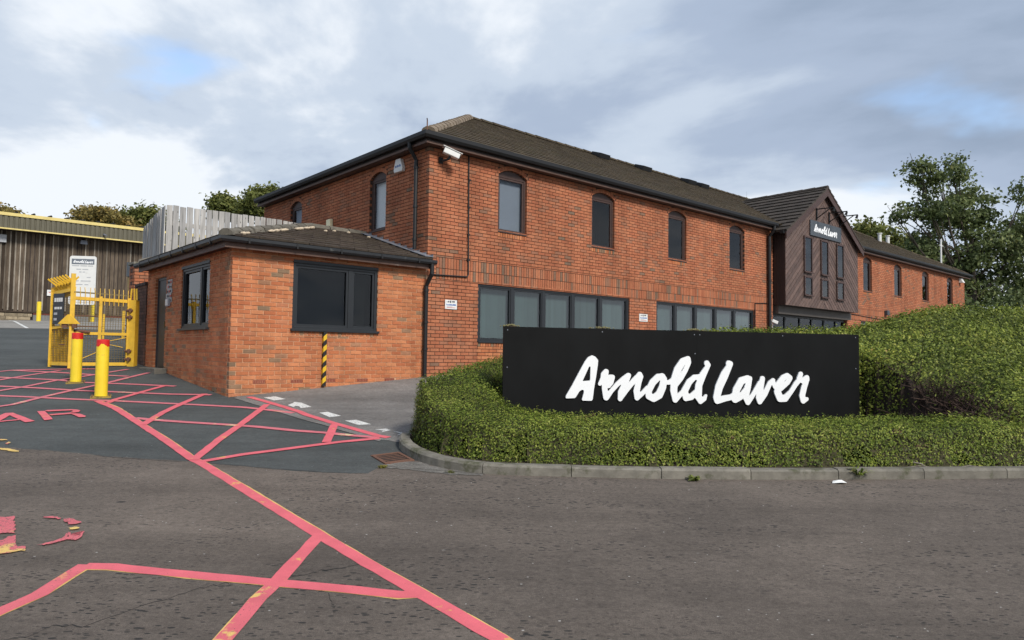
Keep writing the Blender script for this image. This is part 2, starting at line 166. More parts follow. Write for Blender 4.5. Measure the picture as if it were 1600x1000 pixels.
# ---------------------------------------------------------------- materials
class NT:
    def __init__(s, name):
        s.m = bpy.data.materials.new(name); s.m.use_nodes = True; s.n = s.m.node_tree.nodes; s.l = s.m.node_tree.links
        s.n.clear(); s.out = s.n.new('ShaderNodeOutputMaterial'); s.pos = None
    def new(s, t, **k):
        x = s.n.new(t)
        for a, b in k.items(): setattr(x, a, b)
        return x
    def link(s, a, b): s.l.new(a, b)
    def position(s):
        if not s.pos: s.pos = s.new('ShaderNodeNewGeometry').outputs['Position']
        return s.pos
    def noise(s, scale, detail=4, rough=.55, stretch=(1, 1, 1), off=(0, 0, 0)):
        m = s.new('ShaderNodeMapping'); m.inputs['Scale'].default_value = stretch; m.inputs['Location'].default_value = off; s.link(s.position(), m.inputs[0])
        t = s.new('ShaderNodeTexNoise'); t.inputs['Scale'].default_value = scale; t.inputs['Detail'].default_value = detail; t.inputs['Roughness'].default_value = rough
        s.link(m.outputs[0], t.inputs[0]); return t.outputs['Fac']
    def voro(s, scale, off=(0, 0, 0), stretch=(1, 1, 1), rand=1):
        m = s.new('ShaderNodeMapping'); m.inputs['Scale'].default_value = stretch; m.inputs['Location'].default_value = off; s.link(s.position(), m.inputs[0])
        t = s.new('ShaderNodeTexVoronoi'); t.inputs['Scale'].default_value = scale; s.link(m.outputs[0], t.inputs[0]); return t.outputs['Distance'], t.outputs['Color']
    def rng(s, v, a, b, c=0, d=1):
        r = s.new('ShaderNodeMapRange'); s.link(v, r.inputs[0]); r.inputs[1].default_value, r.inputs[2].default_value, r.inputs[3].default_value, r.inputs[4].default_value = a, b, c, d
        return r.outputs[0]
    def math(s, op, a, b):
        m = s.new('ShaderNodeMath', operation=op)
        for i, x in enumerate((a, b)):
            if isinstance(x, (int, float)): m.inputs[i].default_value = x
            else: s.link(x, m.inputs[i])
        return m.outputs[0]
    def mix(s, f, a, b, mode='MIX'):
        m = s.new('ShaderNodeMix', data_type='RGBA', blend_type=mode)
        for i, x in ((0, f), (6, a), (7, b)):
            if isinstance(x, (int, float)): m.inputs[i].default_value = x
            elif isinstance(x, tuple): m.inputs[i].default_value = (*x, 1)
            else: s.link(x, m.inputs[i])
        return m.outputs[2]
    def scale(s, col, v):                     # colour times a number socket
        g = s.new('ShaderNodeCombineXYZ')
        for i in range(3): s.link(v, g.inputs[i])
        return s.mix(1.0, col, g.outputs[0], 'MULTIPLY')
    def ramp(s, v, stops, mode='LINEAR'):
        r = s.new('ShaderNodeValToRGB'); s.link(v, r.inputs[0]); r.color_ramp.interpolation = mode; e = r.color_ramp.elements
        e[0].position, e[0].color = stops[0][0], (*stops[0][1], 1); e[1].position, e[1].color = stops[-1][0], (*stops[-1][1], 1)
        for p, c in stops[1:-1]: e.new(p).color = (*c, 1)
        return r.outputs[0]
    def tone(s):
        a = s.new('ShaderNodeAttribute', attribute_name='tone'); return a.outputs['Fac']
    def finish(s, col, rough=.7, metal=0, bump=None, bstr=.3, bdist=.01, spec=.5, trans=0):
        b = s.new('ShaderNodeBsdfPrincipled'); b.inputs['Metallic'].default_value = metal; b.inputs['Specular IOR Level'].default_value = spec
        if isinstance(rough, (int, float)): b.inputs['Roughness'].default_value = rough
        else: s.link(rough, b.inputs['Roughness'])
        if isinstance(col, tuple): b.inputs['Base Color'].default_value = (*col, 1)
        else: s.link(col, b.inputs['Base Color'])
        if bump is not None:
            k = s.new('ShaderNodeBump'); k.inputs['Strength'].default_value = bstr; k.inputs['Distance'].default_value = bdist; s.link(bump, k.inputs['Height']); s.link(k.outputs[0], b.inputs['Normal'])
        sh = b.outputs[0]
        if trans:
            t = s.new('ShaderNodeBsdfTranslucent'); (s.link(col, t.inputs[0]) if not isinstance(col, tuple) else None)
            m = s.new('ShaderNodeMixShader'); m.inputs[0].default_value = trans; s.link(sh, m.inputs[1]); s.link(t.outputs[0], m.inputs[2]); sh = m.outputs[0]
        s.link(sh, s.out.inputs[0]); return s.m
def simple(name, col, rough=.6, var=.25, scale=6, metal=0, stretch=(1, 1, 1), dirt=None, dthr=.58, spec=.5, bump=0, tonevar=0, bscale=60):
    t = NT(name); c = t.scale(t.mix(1, col, (1, 1, 1), 'MULTIPLY'), t.rng(t.noise(scale, 5, .6, stretch), .25, .75, 1-var, 1+var))
    if tonevar: c = t.scale(c, t.rng(t.tone(), 0, 1, 1-tonevar, 1+tonevar))
    if dirt: c = t.mix(t.rng(t.noise(scale*.7, 6, .65, stretch, (5, 3, 1)), dthr, dthr+.12), c, dirt)
    return t.finish(c, rough, metal, t.noise(bscale, 3) if bump else None, bump, .01, spec)
def brick_mat(name, stops, stain):
    t = NT(name); c = t.ramp(t.tone(), stops)
    c = t.scale(c, t.rng(t.noise(1.3, 5, .6), .3, .7, .82, 1.15)); c = t.scale(c, t.rng(t.noise(38, 4, .7), .3, .7, .82, 1.18))
    c = t.mix(t.rng(t.noise(14, 5, .7, (1, 1, .6)), .60, .74, 0, .55), c, stain); c = t.scale(c, t.rng(t.noise(3.5, 5, .6, (1, 1, .12), (1, 2, 3)), .45, .68, 1.04, .80))
    return t.finish(c, .88, 0, t.noise(120, 3, .6), .25, .006, .3)
BRICK = brick_mat('red_brick', [(0, (.350, .116, .058)), (.3, (.395, .138, .068)), (.6, (.430, .163, .082)), (.74, (.345, .140, .078)), (.88, (.255, .136, .086)), (1, (.19, .125, .085))], (.25, .125, .076))
BRICK2 = brick_mat('orange_brick', [(0, (.40, .125, .054)), (.4, (.48, .17, .073)), (.66, (.53, .21, .096)), (.74, (.43, .165, .082)), (.82, (.30, .17, .10)), (1, (.20, .14, .088))], (.36, .17, .085))
MORTAR = simple('dark_mortar', (.066, .043, .032), .95, .3, 20); MORTAR2 = simple('pale_mortar', (.62, .38, .23), .95, .2, 14)
STONE = simple('stone_block', (.26, .21, .14), .9, .3, 5, dirt=(.1, .09, .07), tonevar=.25, bump=.4)
def tile_mat(name, a, b, moss):
    t = NT(name); c = t.mix(t.tone(), a, b); c = t.scale(c, t.rng(t.noise(9, 6, .7), .3, .7, .65, 1.35))
    c = t.mix(t.rng(t.noise(3.2, 6, .7), .48, .68, 0, .55), c, moss); c = t.mix(t.rng(t.noise(26, 4, .7), .66, .74, 0, .6), c, (.22, .2, .13))
    return t.finish(c, .9, 0, t.noise(70, 4, .6), .5, .008, .3)
TILE = tile_mat('concrete_roof_tile', (.050, .038, .025), (.076, .057, .037), (.064, .058, .028))
TILE2 = tile_mat('kiosk_roof_tile', (.050, .038, .031), (.078, .060, .047), (.062, .052, .032))
TILE3 = tile_mat('porch_roof_tile', (.045, .038, .033), (.068, .056, .048), (.05, .045, .035))
RIDGE = simple('ridge_tile', (.20, .155, .11), .9, .3, 7, dirt=(.1, .09, .05), bump=.4, tonevar=.15)
RIDGE2 = simple('old_ridge_tile', (.14, .125, .10), .9, .35, 9, dirt=(.05, .045, .035), bump=.5, tonevar=.2)
BLACK = simple('black_plastic', (.006, .006, .007), .55, .2, 10)
GUTTER2 = simple('grey_plastic_gutter', (.015, .0165, .019), .45, .25, 9, dirt=(.09, .09, .085), dthr=.62)
BROWN = simple('brown_painted_timber', (.056, .028, .022), .55, .25, 8, stretch=(1, 1, 3), dirt=(.11, .075, .06), dthr=.6)
SOFFIT = simple('brown_soffit_board', (.105, .058, .042), .6, .25, 4, dirt=(.36, .31, .27), dthr=.66)
DKBROWN = simple('dark_brown_timber', (.022, .012, .010), .6, .25, 8)
ALU = simple('dark_grey_aluminium', (.017, .0195, .023), .42, .12, 5)
GREYDOOR = simple('dark_grey_door_paint', (.034, .037, .040), .5, .25, 3, dirt=(.07, .065, .06), dthr=.62)
CLAD = (lambda t: t.finish(t.scale(t.scale(t.mix(t.tone(), (.084, .052, .043), (.132, .084, .069)), t.rng(t.noise(5, 5, .6), .3, .7, .75, 1.3)), t.rng(t.noise(40, 3, .6, (1, 1, 2)), .3, .7, .85, 1.15)), .6, 0, t.noise(60), .2))(NT('stained_cladding'))
LEAD = simple('lead_flashing', (.22, .235, .27), .5, .3, 9, metal=.3)
WHITE = simple('white_plastic', (.72, .72, .70), .45, .06, 6, dirt=(.5, .49, .45), dthr=.66)
CREAM = simple('cream_plastic', (.78, .72, .48), .5, .15, 6)
TERRA = simple('terracotta_airbrick', (.27, .05, .03), .8, .2, 30)
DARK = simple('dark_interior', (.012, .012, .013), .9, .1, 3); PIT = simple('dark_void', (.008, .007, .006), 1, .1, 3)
CARPET = simple('office_lining', (.10, .10, .10), .9, .1, 1)
BLIND = simple('teal_grey_blind', (.062, .094, .092), .75, .08, 3, tonevar=.12); BLINDW = simple('white_roller_blind', (.86, .87, .88), .8, .05, 2); BLINDG = simple('blue_grey_blind', (.20, .23, .28), .8, .08, 1)
YEL = simple('bollard_yellow_paint', (.84, .62, .03), .45, .10, 5, dirt=(.42, .31, .07), dthr=.64)
YEL2 = simple('gate_yellow_paint', (.72, .44, .035), .5, .2, 6, dirt=(.24, .12, .03), dthr=.64)
YEL3 = simple('trim_yellow_paint', (.66, .53, .19), .5, .12, 3, dirt=(.5, .42, .16), dthr=.62)
RED = simple('red_paint', (.62, .022, .016), .45, .12, 9)
RUST = simple('rusty_iron', (.15, .072, .045), .85, .35, 30, dirt=(.06, .045, .04)); STEEL = simple('dark_galvanised_wire', (.16, .12, .05), .6, .2, 20)
KERB = simple('old_kerb_concrete', (.19, .175, .145), .95, .35, 7, dirt=(.085, .085, .05), dthr=.54, bump=.7, tonevar=.14, bscale=90)
SOIL = simple('dark_soil', (.045, .032, .022), 1, .4, 12, bump=.8)
PAPER = simple('white_paper', (.8, .8, .78), .8, .05, 9); PRINT = simple('dark_print', (.05, .055, .07), .7, .1, 9); PRINTB = simple('blue_print', (.12, .2, .42), .7, .1, 9); PRINTG = simple('grey_print', (.42, .43, .45), .7, .1, 9); PRINTR = simple('red_print', (.5, .06, .05), .7, .1, 9)
SIGNBLK = (lambda t: t.finish(t.scale(t.mix(1, (.0032, .0034, .0037), (1, 1, 1), 'MULTIPLY'), t.rng(t.noise(2.2, 5, .6, (1, 1, .5)), .3, .7, .7, 1.6)), t.rng(t.noise(3, 4), .3, .7, .5, .68), 0, t.noise(2.5, 2), .05, .02, .16))(NT('black_sign_panel'))
LETTER = simple('white_acrylic_letter', (.86, .87, .88), .35, .03, 4); SLATE = simple('slate_grey_panel', (.055, .066, .08), .5, .12, 3); HEADGREY = simple('grey_header', (.14, .16, .19), .6, .08, 4)
def stripe_mat():
    t = NT('hazard_stripe_tape'); s = t.new('ShaderNodeSeparateXYZ'); t.link(t.position(), s.inputs[0])
    k = t.math('ADD', t.math('MULTIPLY', s.outputs[2], 5.2), t.math('MULTIPLY', s.outputs[0], -5.5)); f = t.math('FRACT', k, 0)
    c = t.mix(t.math('GREATER_THAN', f, .5), (.012, .012, .012), (.68, .42, .02)); c = t.mix(t.rng(t.noise(20, 5, .7), .62, .7, 0, .6), c, (.12, .09, .06))
    return t.finish(c, .5)
STRIPE = stripe_mat()
def wood(name, a, b, knots=True, var=.35):
    t = NT(name); c = t.mix(t.tone(), a, b); c = t.scale(c, t.rng(t.noise(3, 6, .65, (9, 9, .5)), .3, .7, 1-var, 1+var)); c = t.scale(c, t.rng(t.noise(1.1, 3, .5), .3, .7, .8, 1.2))
    if knots: c = t.mix(t.rng(t.voro(9, (0, 0, 0), (1, 1, .35))[0], .05, .10, .85, 0), c, (.05, .045, .04))
    return t.finish(c, .9, 0, t.noise(6, 5, .6, (12, 12, .6)), .4, .008, .2)
WOODG = wood('weathered_grey_board', (.31, .305, .30), (.43, .415, .395)); WOODD = wood('dark_timber_cladding', (.045, .033, .024), (.135, .105, .078), False, .45); BATTEN = wood('pale_batten', (.12, .10, .078), (.34, .30, .25), False, .45)
FASC = simple('olive_metal_cladding', (.105, .095, .062), .6, .12, 2)
def glass(name, k=1.15, tint=(.74, .78, .79)):
    t = NT(name); f = t.new('ShaderNodeFresnel'); f.inputs[0].default_value = 1.5
    geo = t.new('ShaderNodeNewGeometry'); fac = t.math('MULTIPLY', t.math('MINIMUM', t.math('MULTIPLY', f.outputs[0], k), 1), t.math('SUBTRACT', 1, geo.outputs['Backfacing']))
    tr = t.new('ShaderNodeBsdfTransparent'); tr.inputs[0].default_value = (*tint, 1); gl = t.new('ShaderNodeBsdfGlossy'); gl.inputs['Roughness'].default_value = .015; gl.inputs[0].default_value = (.93, .96, 1, 1)
    m = t.new('ShaderNodeMixShader'); t.link(fac, m.inputs[0]); t.link(tr.outputs[0], m.inputs[1]); t.link(gl.outputs[0], m.inputs[2]); t.link(m.outputs[0], t.out.inputs[0]); return t.m
GLASS = glass('window_glass', .75, (.9, .91, .91)); GLASSK = glass('tinted_kiosk_glass', .8, (.5, .53, .53)); GLASSS = glass('strip_window_glass', 1.7, (.88, .91, .91))
def ground_mat(name, a, b, speck, agg, stains=True, bs=.5):
    t = NT(name); c = t.mix(t.rng(t.noise(.45, 6, .6), .35, .65), a, b); c = t.scale(c, t.rng(t.noise(2.6, 6, .7, (.6, 1, 1)), .3, .7, .86, 1.14))
    c = t.scale(c, t.rng(t.noise(170, 3, .7), .25, .75, 1-agg, 1+agg))
    c = t.scale(c, t.rng(t.noise(48, 3, .7, (.75, 1, 1)), .28, .72, 1-agg*.5, 1+agg*.5)); c = t.scale(c, t.rng(t.noise(20, 3, .6, (.6, 1, 1)), .3, .7, 1-agg*.28, 1+agg*.28))
    d, cc = t.voro(34, (0, 0, 0), (.7, 1, 1)); sc_ = t.new('ShaderNodeSeparateColor'); t.link(cc, sc_.inputs[0])
    c = t.mix(t.math('MULTIPLY', t.math('LESS_THAN', d, t.rng(sc_.outputs[1], 0, 1, .04, .20)), t.math('GREATER_THAN', sc_.outputs[0], .955)), c, speck)
    dp_, cp_ = t.voro(48, (9, 2, 0), (.6, 1, 1)); sp_ = t.new('ShaderNodeSeparateColor'); t.link(cp_, sp_.inputs[0])
    c = t.mix(t.math('MULTIPLY', t.math('MULTIPLY', t.math('LESS_THAN', dp_, t.rng(sp_.outputs[1], 0, 1, .08, .34)), t.math('GREATER_THAN', sp_.outputs[0], .66)), t.rng(t.noise(1.3, 4, .6, (1, 1, 1), (3, 9, 0)), .42, .58, .12, .9)), c, tuple(q*.42 for q in a))
    d2, c2 = t.voro(2.6, (3, 1, 0), (.55, 1, 1))
    c = t.scale(c, t.rng(t.noise(1.0, 5, .62, (.09, .9, 1), (2, 6, 0)), .35, .65, .84, 1.14)); c = t.scale(c, t.rng(t.noise(1.0, 6, .7, (.5, 3.2, 1), (7, 1, 0)), .3, .7, .92, 1.08))
    if stains:
        s2 = t.new('ShaderNodeSeparateColor'); t.link(c2, s2.inputs[0])
        c = t.mix(t.math('MULTIPLY', t.rng(d2, .045, .075, 1, 0), t.math('GREATER_THAN', s2.outputs[0], .62)), c, (.03, .029, .028))
        d3, c3 = t.voro(7, (8, 1, 0), (.6, 1, 1)); s3 = t.new('ShaderNodeSeparateColor'); t.link(c3, s3.inputs[0])
        c = t.mix(t.math('MULTIPLY', t.rng(t.math('ADD', d3, t.math('MULTIPLY', t.noise(60, 3), .12)), .10, .14, .75, 0), t.math('GREATER_THAN', s3.outputs[1], .90)), c, (.30, .29, .27))
        for sc2, off2, th2, gate in ((20, (2, 5, 0), .20, .45), (33, (6, 1, 0), .24, .35)):
            d4, c4 = t.voro(sc2, off2, (.42, 1, 1)); s4 = t.new('ShaderNodeSeparateColor'); t.link(c4, s4.inputs[0])
            c = t.mix(t.math('MULTIPLY', t.math('MULTIPLY', t.math('LESS_THAN', d4, th2), t.math('GREATER_THAN', s4.outputs[2], gate)), t.rng(t.noise(.9, 5, .65, (.7, 1, 1), (4, 4, 4)), .43, .55, .1, .95)), c, (.030, .029, .028))
    return t.finish(c, .88, 0, t.noise(190, 3, .7), bs, .006, .25)
ROADM = ground_mat('worn_brown_road', (.112, .093, .079), (.148, .122, .102), (.46, .44, .41), .45, True, .9)
TARM = ground_mat('new_dark_tarmac', (.062, .068, .067), (.080, .086, .084), (.27, .27, .27), .38, False)
FORE = ground_mat('worn_grey_asphalt', (.165, .157, .148), (.235, .223, .21), (.6, .59, .57), .6, False, .9)
CONC = ground_mat('pale_concrete', (.23, .215, .195), (.28, .265, .24), (.4, .4, .4), .15, False)
GRAVEL = ground_mat('loose_grit', (.12, .11, .097), (.19, .178, .16), (.55, .55, .52), .7, False, 1)
EARTH = simple('distant_grass', (.07, .09, .035), 1, .4, .2)
def paint(name, col, under, t1, wear):
    t = NT(name); c = t.scale(t.mix(1, col, (1, 1, 1), 'MULTIPLY'), t.rng(t.noise(5, 5, .6), .3, .7, .88, 1.1))
    c = t.mix(t.rng(t.noise(2.4, 6, .72, (1, 1, 1), (7, 2, 0)), t1, t1+.05), c, under)
    c = t.mix(t.rng(t.noise(46, 5, .75), wear, wear+.04), c, (.09, .082, .075)); c = t.scale(c, t.rng(t.noise(180, 3), .3, .7, .88, 1.08))
    return t.finish(c, .7, 0, t.noise(170, 3), .3, .005, .3)
PINK = paint('salmon_line_paint', (.70, .140, .168), (.70, .44, .12), .625, .665); PINK2 = paint('faded_pink_paint', (.62, .17, .20), (.66, .50, .30), .60, .66); YELLP = paint('old_yellow_line_paint', (.70, .48, .15), (.60, .18, .16), .62, .60); PINKW = paint('worn_salmon_line_paint', (.66, .14, .165), (.70, .47, .15), .565, .62); PINKY = paint('chipped_pink_paint', (.60, .14, .16), (.68, .45, .15), .53, .56)
LINEW = paint('worn_white_paint', (.70, .70, .67), (.55, .54, .5), .62, .56)
CRACK = simple('road_crack', (.018, .017, .016), 1, .3, 20)
def leaf_mat(name, stops, trans=.22, spec=.25):
    t = NT(name); c = t.ramp(t.tone(), stops); c = t.scale(c, t.rng(t.noise(1.6, 5, .6), .3, .7, .72, 1.28)); return t.finish(c, .55, 0, None, spec=spec, trans=trans)
HEDGE = leaf_mat('privet_leaf', [(0, (.040, .060, .010)), (.35, (.140, .195, .030)), (.7, (.275, .320, .052)), (.90, (.42, .43, .11)), (.95, (.20, .15, .06)), (1, (.13, .08, .045))], .3)
COVER = leaf_mat('ground_cover_leaf', [(0, (.055, .075, .016)), (.35, (.172, .224, .038)), (.72, (.315, .345, .062)), (.92, (.40, .36, .08)), (1, (.24, .11, .04))], .3)
TWIG = simple('brown_twig', (.055, .032, .024), .95, .4, 20); CORE = simple('hedge_inner_twig_shade', (.050, .045, .020), 1, .5, 30); CORE3 = simple('shaded_brown_hollow', (.026, .017, .012), 1, .5, 20); CORE2 = simple('ground_cover_underlayer', (.075, .095, .026), 1, .6, 9)  # hedge core and hollow: inner shade mixed into the brown
BARK = simple('tree_bark', (.075, .062, .048), .95, .35, 6, bump=.5)
LOAK = leaf_mat('oak_leaf', [(0, (.045, .066, .026)), (.5, (.15, .19, .075)), (.9, (.25, .28, .105)), (1, (.22, .22, .08))], .35); LAUT = leaf_mat('autumn_leaf', [(0, (.18, .15, .06)), (.5, (.31, .25, .08)), (.8, (.40, .25, .07)), (1, (.28, .28, .10))], .35); LGRN = leaf_mat('broadleaf', [(0, (.085, .105, .035)), (.5, (.17, .19, .05)), (1, (.28, .26, .08))], .35)
# ---------------------------------------------------------------- the ground: one slope rising away from the road
KX = np.array([0, 7.4, 11.77, 15, 38, 48, 80, 600.]); KZ = np.array([0, .62, 1.06, 1.42, 3.25, 3.7, 4.2, 6.])
def _prof(y):
    y = np.asarray(y, float); s = 0
    for w in np.linspace(-.8, .8, 9): s = s+np.where(y+w < 0, (y+w)*.0838, np.interp(y+w, KX, KZ))
    return np.maximum(s/9, -1.2)
YK = np.concatenate([[-400, -200, -100, -60, -40, -20], np.arange(-15, 60, .5), np.arange(60, 100, 5), [100, 140, 200, 300, 450, 600]])
ZK = _prof(YK)
def prof(y): return np.interp(y, YK, ZK)         # piecewise linear, so every sheet laid on it stays parallel
def gz(y): return float(prof(y))
def sheet(name, polys, off, mat, parent=None, kind=None, tone=None):
    bm = bmesh.new()
    for poly in polys:
        try: bm.faces.new([bm.verts.new((x, y, 0)) for x, y in poly])
        except ValueError: pass
    ys = [v.co.y for v in bm.verts]; lo, hi = min(ys), max(ys)
    bmesh.ops.triangulate(bm, faces=bm.faces[:])
    for y in YK:
        if lo < y < hi: bmesh.ops.bisect_plane(bm, geom=bm.verts[:]+bm.edges[:]+bm.faces[:], plane_co=(0, y, 0), plane_no=(0, 1, 0), dist=1e-5)
    for v in bm.verts: v.co.z = gz(v.co.y)+off
    bmesh.ops.recalc_face_normals(bm, faces=bm.faces)
    if sum(f.normal.z for f in bm.faces) < 0: bmesh.ops.reverse_faces(bm, faces=bm.faces[:])
    me = bpy.data.meshes.new(name); bm.to_mesh(me); bm.free(); me.materials.append(mat)
    o = bpy.data.objects.new(name, me); C.objects.link(o); o.parent = parent; tag(o, kind=kind); return o
def wob(pts, n, a):           # subdivide a polyline and make it a little ragged
    o = []
    for (x0, y0), (x1, y1) in zip(pts, pts[1:]):
        for i in range(n):
            t = i/n; o.append((x0+(x1-x0)*t+random.uniform(-a, a)*.5, y0+(y1-y0)*t+random.uniform(-a, a)))
    return o+[pts[-1]]
ground = sheet('ground', [[(-900, -400), (900, -400), (900, 600), (-900, 600)]], -.012, EARTH, kind='structure')
yard = sheet('yard', [[(-60, 5), (30, 5), (30, 30), (-20.16, 30.62), (-60, 31.4)]], 0, TARM, kind='structure')
edge = wob(TARMAC_EDGE[:-2], 6, .018)
KERBF = [(-1.37, 8.72), (-1.33, 8.42), (-1.25, 8.18), (-1.14, 7.96), (-.98, 7.73), (-.76, 7.52), (-.5, 7.36), (-.25, 7.27), (.05, 7.235), (.63, 7.205), (1.5, 7.175), (2.4, 7.19), (3.3, 7.235), (4.3, 7.30), (5.38, 7.39), (8, 7.62), (13, 8.1), (25, 9.4)]
road = sheet('road', [edge+[(-1.36, 7.62), (-1.0, 7.8)]+[(x, y+.06) for x, y in KERBF[5:]]+[(60, 13), (60, -30), (-60, -30), (-60, 8.6)]], .004, ROADM, kind='structure')
fe = wob([(-4.62, 11.83), (-4.3, 11.5), (-3.2, 10.35), (-1.6, 8.80), (-1.28, 8.62)], 8, .012)
forecourt = sheet('forecourt', [fe+[(-1.2, 8.75), (-1.05, 9.2), (-.7, 9.6), (.4, 10.6), (2.5, 12.3), (5, 13.7), (14, 14.2), (30, 16), (30, 42), (-.9, 15.2), (-4.9, 11.7)]], .004, FORE, kind='structure')
sheet('forecourt_edge_strip', [[(x-.02, y-.10) for x, y in fe[1:-8]]+[(x, y+.03) for x, y in fe[1:-8]][::-1]], .0075, FORE, parent=forecourt)
pavement = sheet('pavement', [[(-60, 31.5), (-20.16, 30.7), (-8, 30.5), (-8, 60), (-60, 60)]], .004, CONC, kind='structure')
grit = sheet('gravel', [wob([(-1.36, 7.56)]+[(-1.2, 7.72), (-.98, 7.70), (-.76, 7.50), (-.5, 7.345), (-.25, 7.255), (-.3, 7.2), (-.6, 7.22), (-1.0, 7.36), (-1.3, 7.46), (-1.36, 7.56)], 6, .03)[:-1]], .0085, GRAVEL, kind='structure')
for p, q in (((-29.9, 41.6), (-21.4, 30.9)), ((-34, 31.6), (-25, 31.35))):
    d = (Vector(q)-Vector(p)).normalized().orthogonal()*.06
    sheet('bay_line', [[(p[0]-d.x, p[1]-d.y), (q[0]-d.x, q[1]-d.y), (q[0]+d.x, q[1]+d.y), (p[0]+d.x, p[1]+d.y)]], .009, LINEW, parent=pavement)
# painted lines, every stroke a sheet of its own a hair above the one before
marks = bpy.data.objects.new('road_marking', None); C.objects.link(marks); tag(marks, kind='structure')
def stroke(pts, w):
    out_l, out_r = [], []; pts = [Vector(p) for p in pts]; fine = []
    for a, b in zip(pts, pts[1:]):
        n = max(1, int((b-a).length/.12))
        fine += [a.lerp(b, i/n) for i in range(n)]
    fine.append(pts[-1])
    for i, p in enumerate(fine):
        d = (fine[min(i+1, len(fine)-1)]-fine[max(i-1, 0)]).normalized(); nrm = Vector((-d.y, d.x))
        out_l.append(p+nrm*(w/2+random.uniform(-.004, .004))); out_r.append(p-nrm*(w/2+random.uniform(-.004, .004)))
    return [[tuple(v) for v in (out_l[i], out_l[i+1], out_r[i+1], out_r[i])] for i in range(len(fine)-1)]
for i, (k, o_) in enumerate((('main', .016), ('b2', -.014), ('b3', .015), ('bw', -.013))):      # the older yellow line peeps out along one edge
    P_ = [Vector(p) for p in LINES[k]]; sh = []
    for j, p in enumerate(P_):
        d = (P_[min(j+1, len(P_)-1)]-P_[max(j-1, 0)]).normalized(); sh.append(tuple(p+Vector((-d.y, d.x))*(o_*random.uniform(.2, 1.1))))
    sheet('painted_line', stroke(sh, .098), .0058+i*.0003, YELLP, parent=marks)
for i, (k, pts) in enumerate(LINES.items()):
    m = PINKW if k in ('bw', 'b3') else PINK if k[0] in 'mbvr' or k in ('d5', 'd6', 'd4', 'h6') else PINK2
    sheet('painted_line', stroke(pts, .105),   .0072+i*.0002, m, parent=marks)
for i, (k, pts) in enumerate(GLYPHS.items()): sheet('painted_letter', [wob(pts+pts[:1], 5, .012 if k[0] in 'PD' else .004)[:-1]], .0115+i*.0002, YELLP if k in ('D4', 'P1', 'D8') else PINKY if k[0] in 'PD' else PINK, parent=marks)
for i, (k, pts) in enumerate(WHITES.items()): sheet('painted_dash', [pts], .0085, LINEW, parent=marks)
for k, pts in CRACKS.items():
    p2 = wob(pts, 5, .012 if k[1] in '45' else .02); sheet('road_crack', [[a, b, (b[0], b[1]-.010), (a[0], a[1]-.010)] for a, b in zip(p2, p2[1:])], .0055, CRACK, parent=road)
# kerb: separate stones, curved ones round the corner
kerb = bpy.data.objects.new('kerb', None); C.objects.link(kerb); tag(kerb, kind='structure')
def resample(pts, step):
    pts = [Vector(p) for p in pts]; o = [pts[0]]; acc = 0
    for a, b in zip(pts, pts[1:]):
        L = (b-a).length; t = step-acc
        while t <= L: o.append(a.lerp(b, t/L)); t += step
        acc = (acc+L) % step
    return o
kp = resample(KERBF, .0915)
off0 = min(range(len(kp)), key=lambda i: (kp[i]-Vector((-.255, 7.27))).length) % 10
i = 0; bounds = list(range(off0, len(kp), 10)); bounds = ([0] if off0 > 2 else [])+bounds
if bounds[0] != 0: bounds[0] = 0
for a, b in zip(bounds, bounds[1:]):
    seg = kp[a:b+1]; mb = MB(); tone = random.random(); rows = []; dz = random.uniform(-.004, .004)
    for j, p in enumerate(seg):
        d = (kp[min(a+j+1, len(kp)-1)]-kp[max(a+j-1, 0)]).normalized(); n = Vector((-d.y, d.x))
        if j == 0: p = p+d*.004
        if j == len(seg)-1: p = p-d*.004
        z = gz(p.y); r = [(p, -.08), (p, .085), (p+n*.022, .105+dz), (p+n*.125, .108+dz), (p+n*.13, -.08)]
        rows.append([(q.x, q.y, z+h) for q, h in r])
    vs = [q for r in rows for q in r]; fs = []
    for j in range(len(rows)-1):
        for k in range(4): fs.append((j*5+k, j*5+k+1, (j+1)*5+k+1, (j+1)*5+k))
    fs += [(0, 1, 2, 3, 4), tuple((len(rows)-1)*5+k for k in range(4, -1, -1))]
    mb.add(vs, fs, tone); o = bpy.data.objects.new('kerb_stone', mb.mesh('kerb_stone', KERB)); C.objects.link(o); o.parent = kerb
# drain grate
gb = (-1.36, 7.60, gz(7.6))
GF = Frame(-1.58, 7.98, math.radians(-58)); ga = Thing('drain_grate', 'rusty iron drain grate at the kerb corner', 'drain', (0, 0, gz(7.8)), GF)
def gpt(x, y, z): w = GF.w((x, y, 0)); return (x, y, gz(w[1])+z)
def gbox(mb, x0, x1, y0, y1, z0, z1): mb.hexa([gpt(x0, y0, z0), gpt(x1, y0, z0), gpt(x1, y1, z0), gpt(x0, y1, z0), gpt(x0, y0, z1), gpt(x1, y0, z1), gpt(x1, y1, z1), gpt(x0, y1, z1)])
m = MB(); gbox(m, 0, .045, 0, .34, -.03, .012); gbox(m, .405, .45, 0, .34, -.03, .016); gbox(m, .0455, .4045, 0, .035, -.03, .016); gbox(m, .0455, .4045, .305, .34, -.03, .016); ga.part('frame', m, RUST)
for k in range(5):
    m = MB(); gbox(m, .084+k*.066, .102+k*.066, .0352, .3048, -.01, .0085); ga.part('grate_bar', m, RUST)
m = MB(); gbox(m, .046, .404, .036, .304, .0048, .0056); ga.part('drain_pit_shade', m, PIT)  # dark plate laid on the ground, painting the shade of the pit

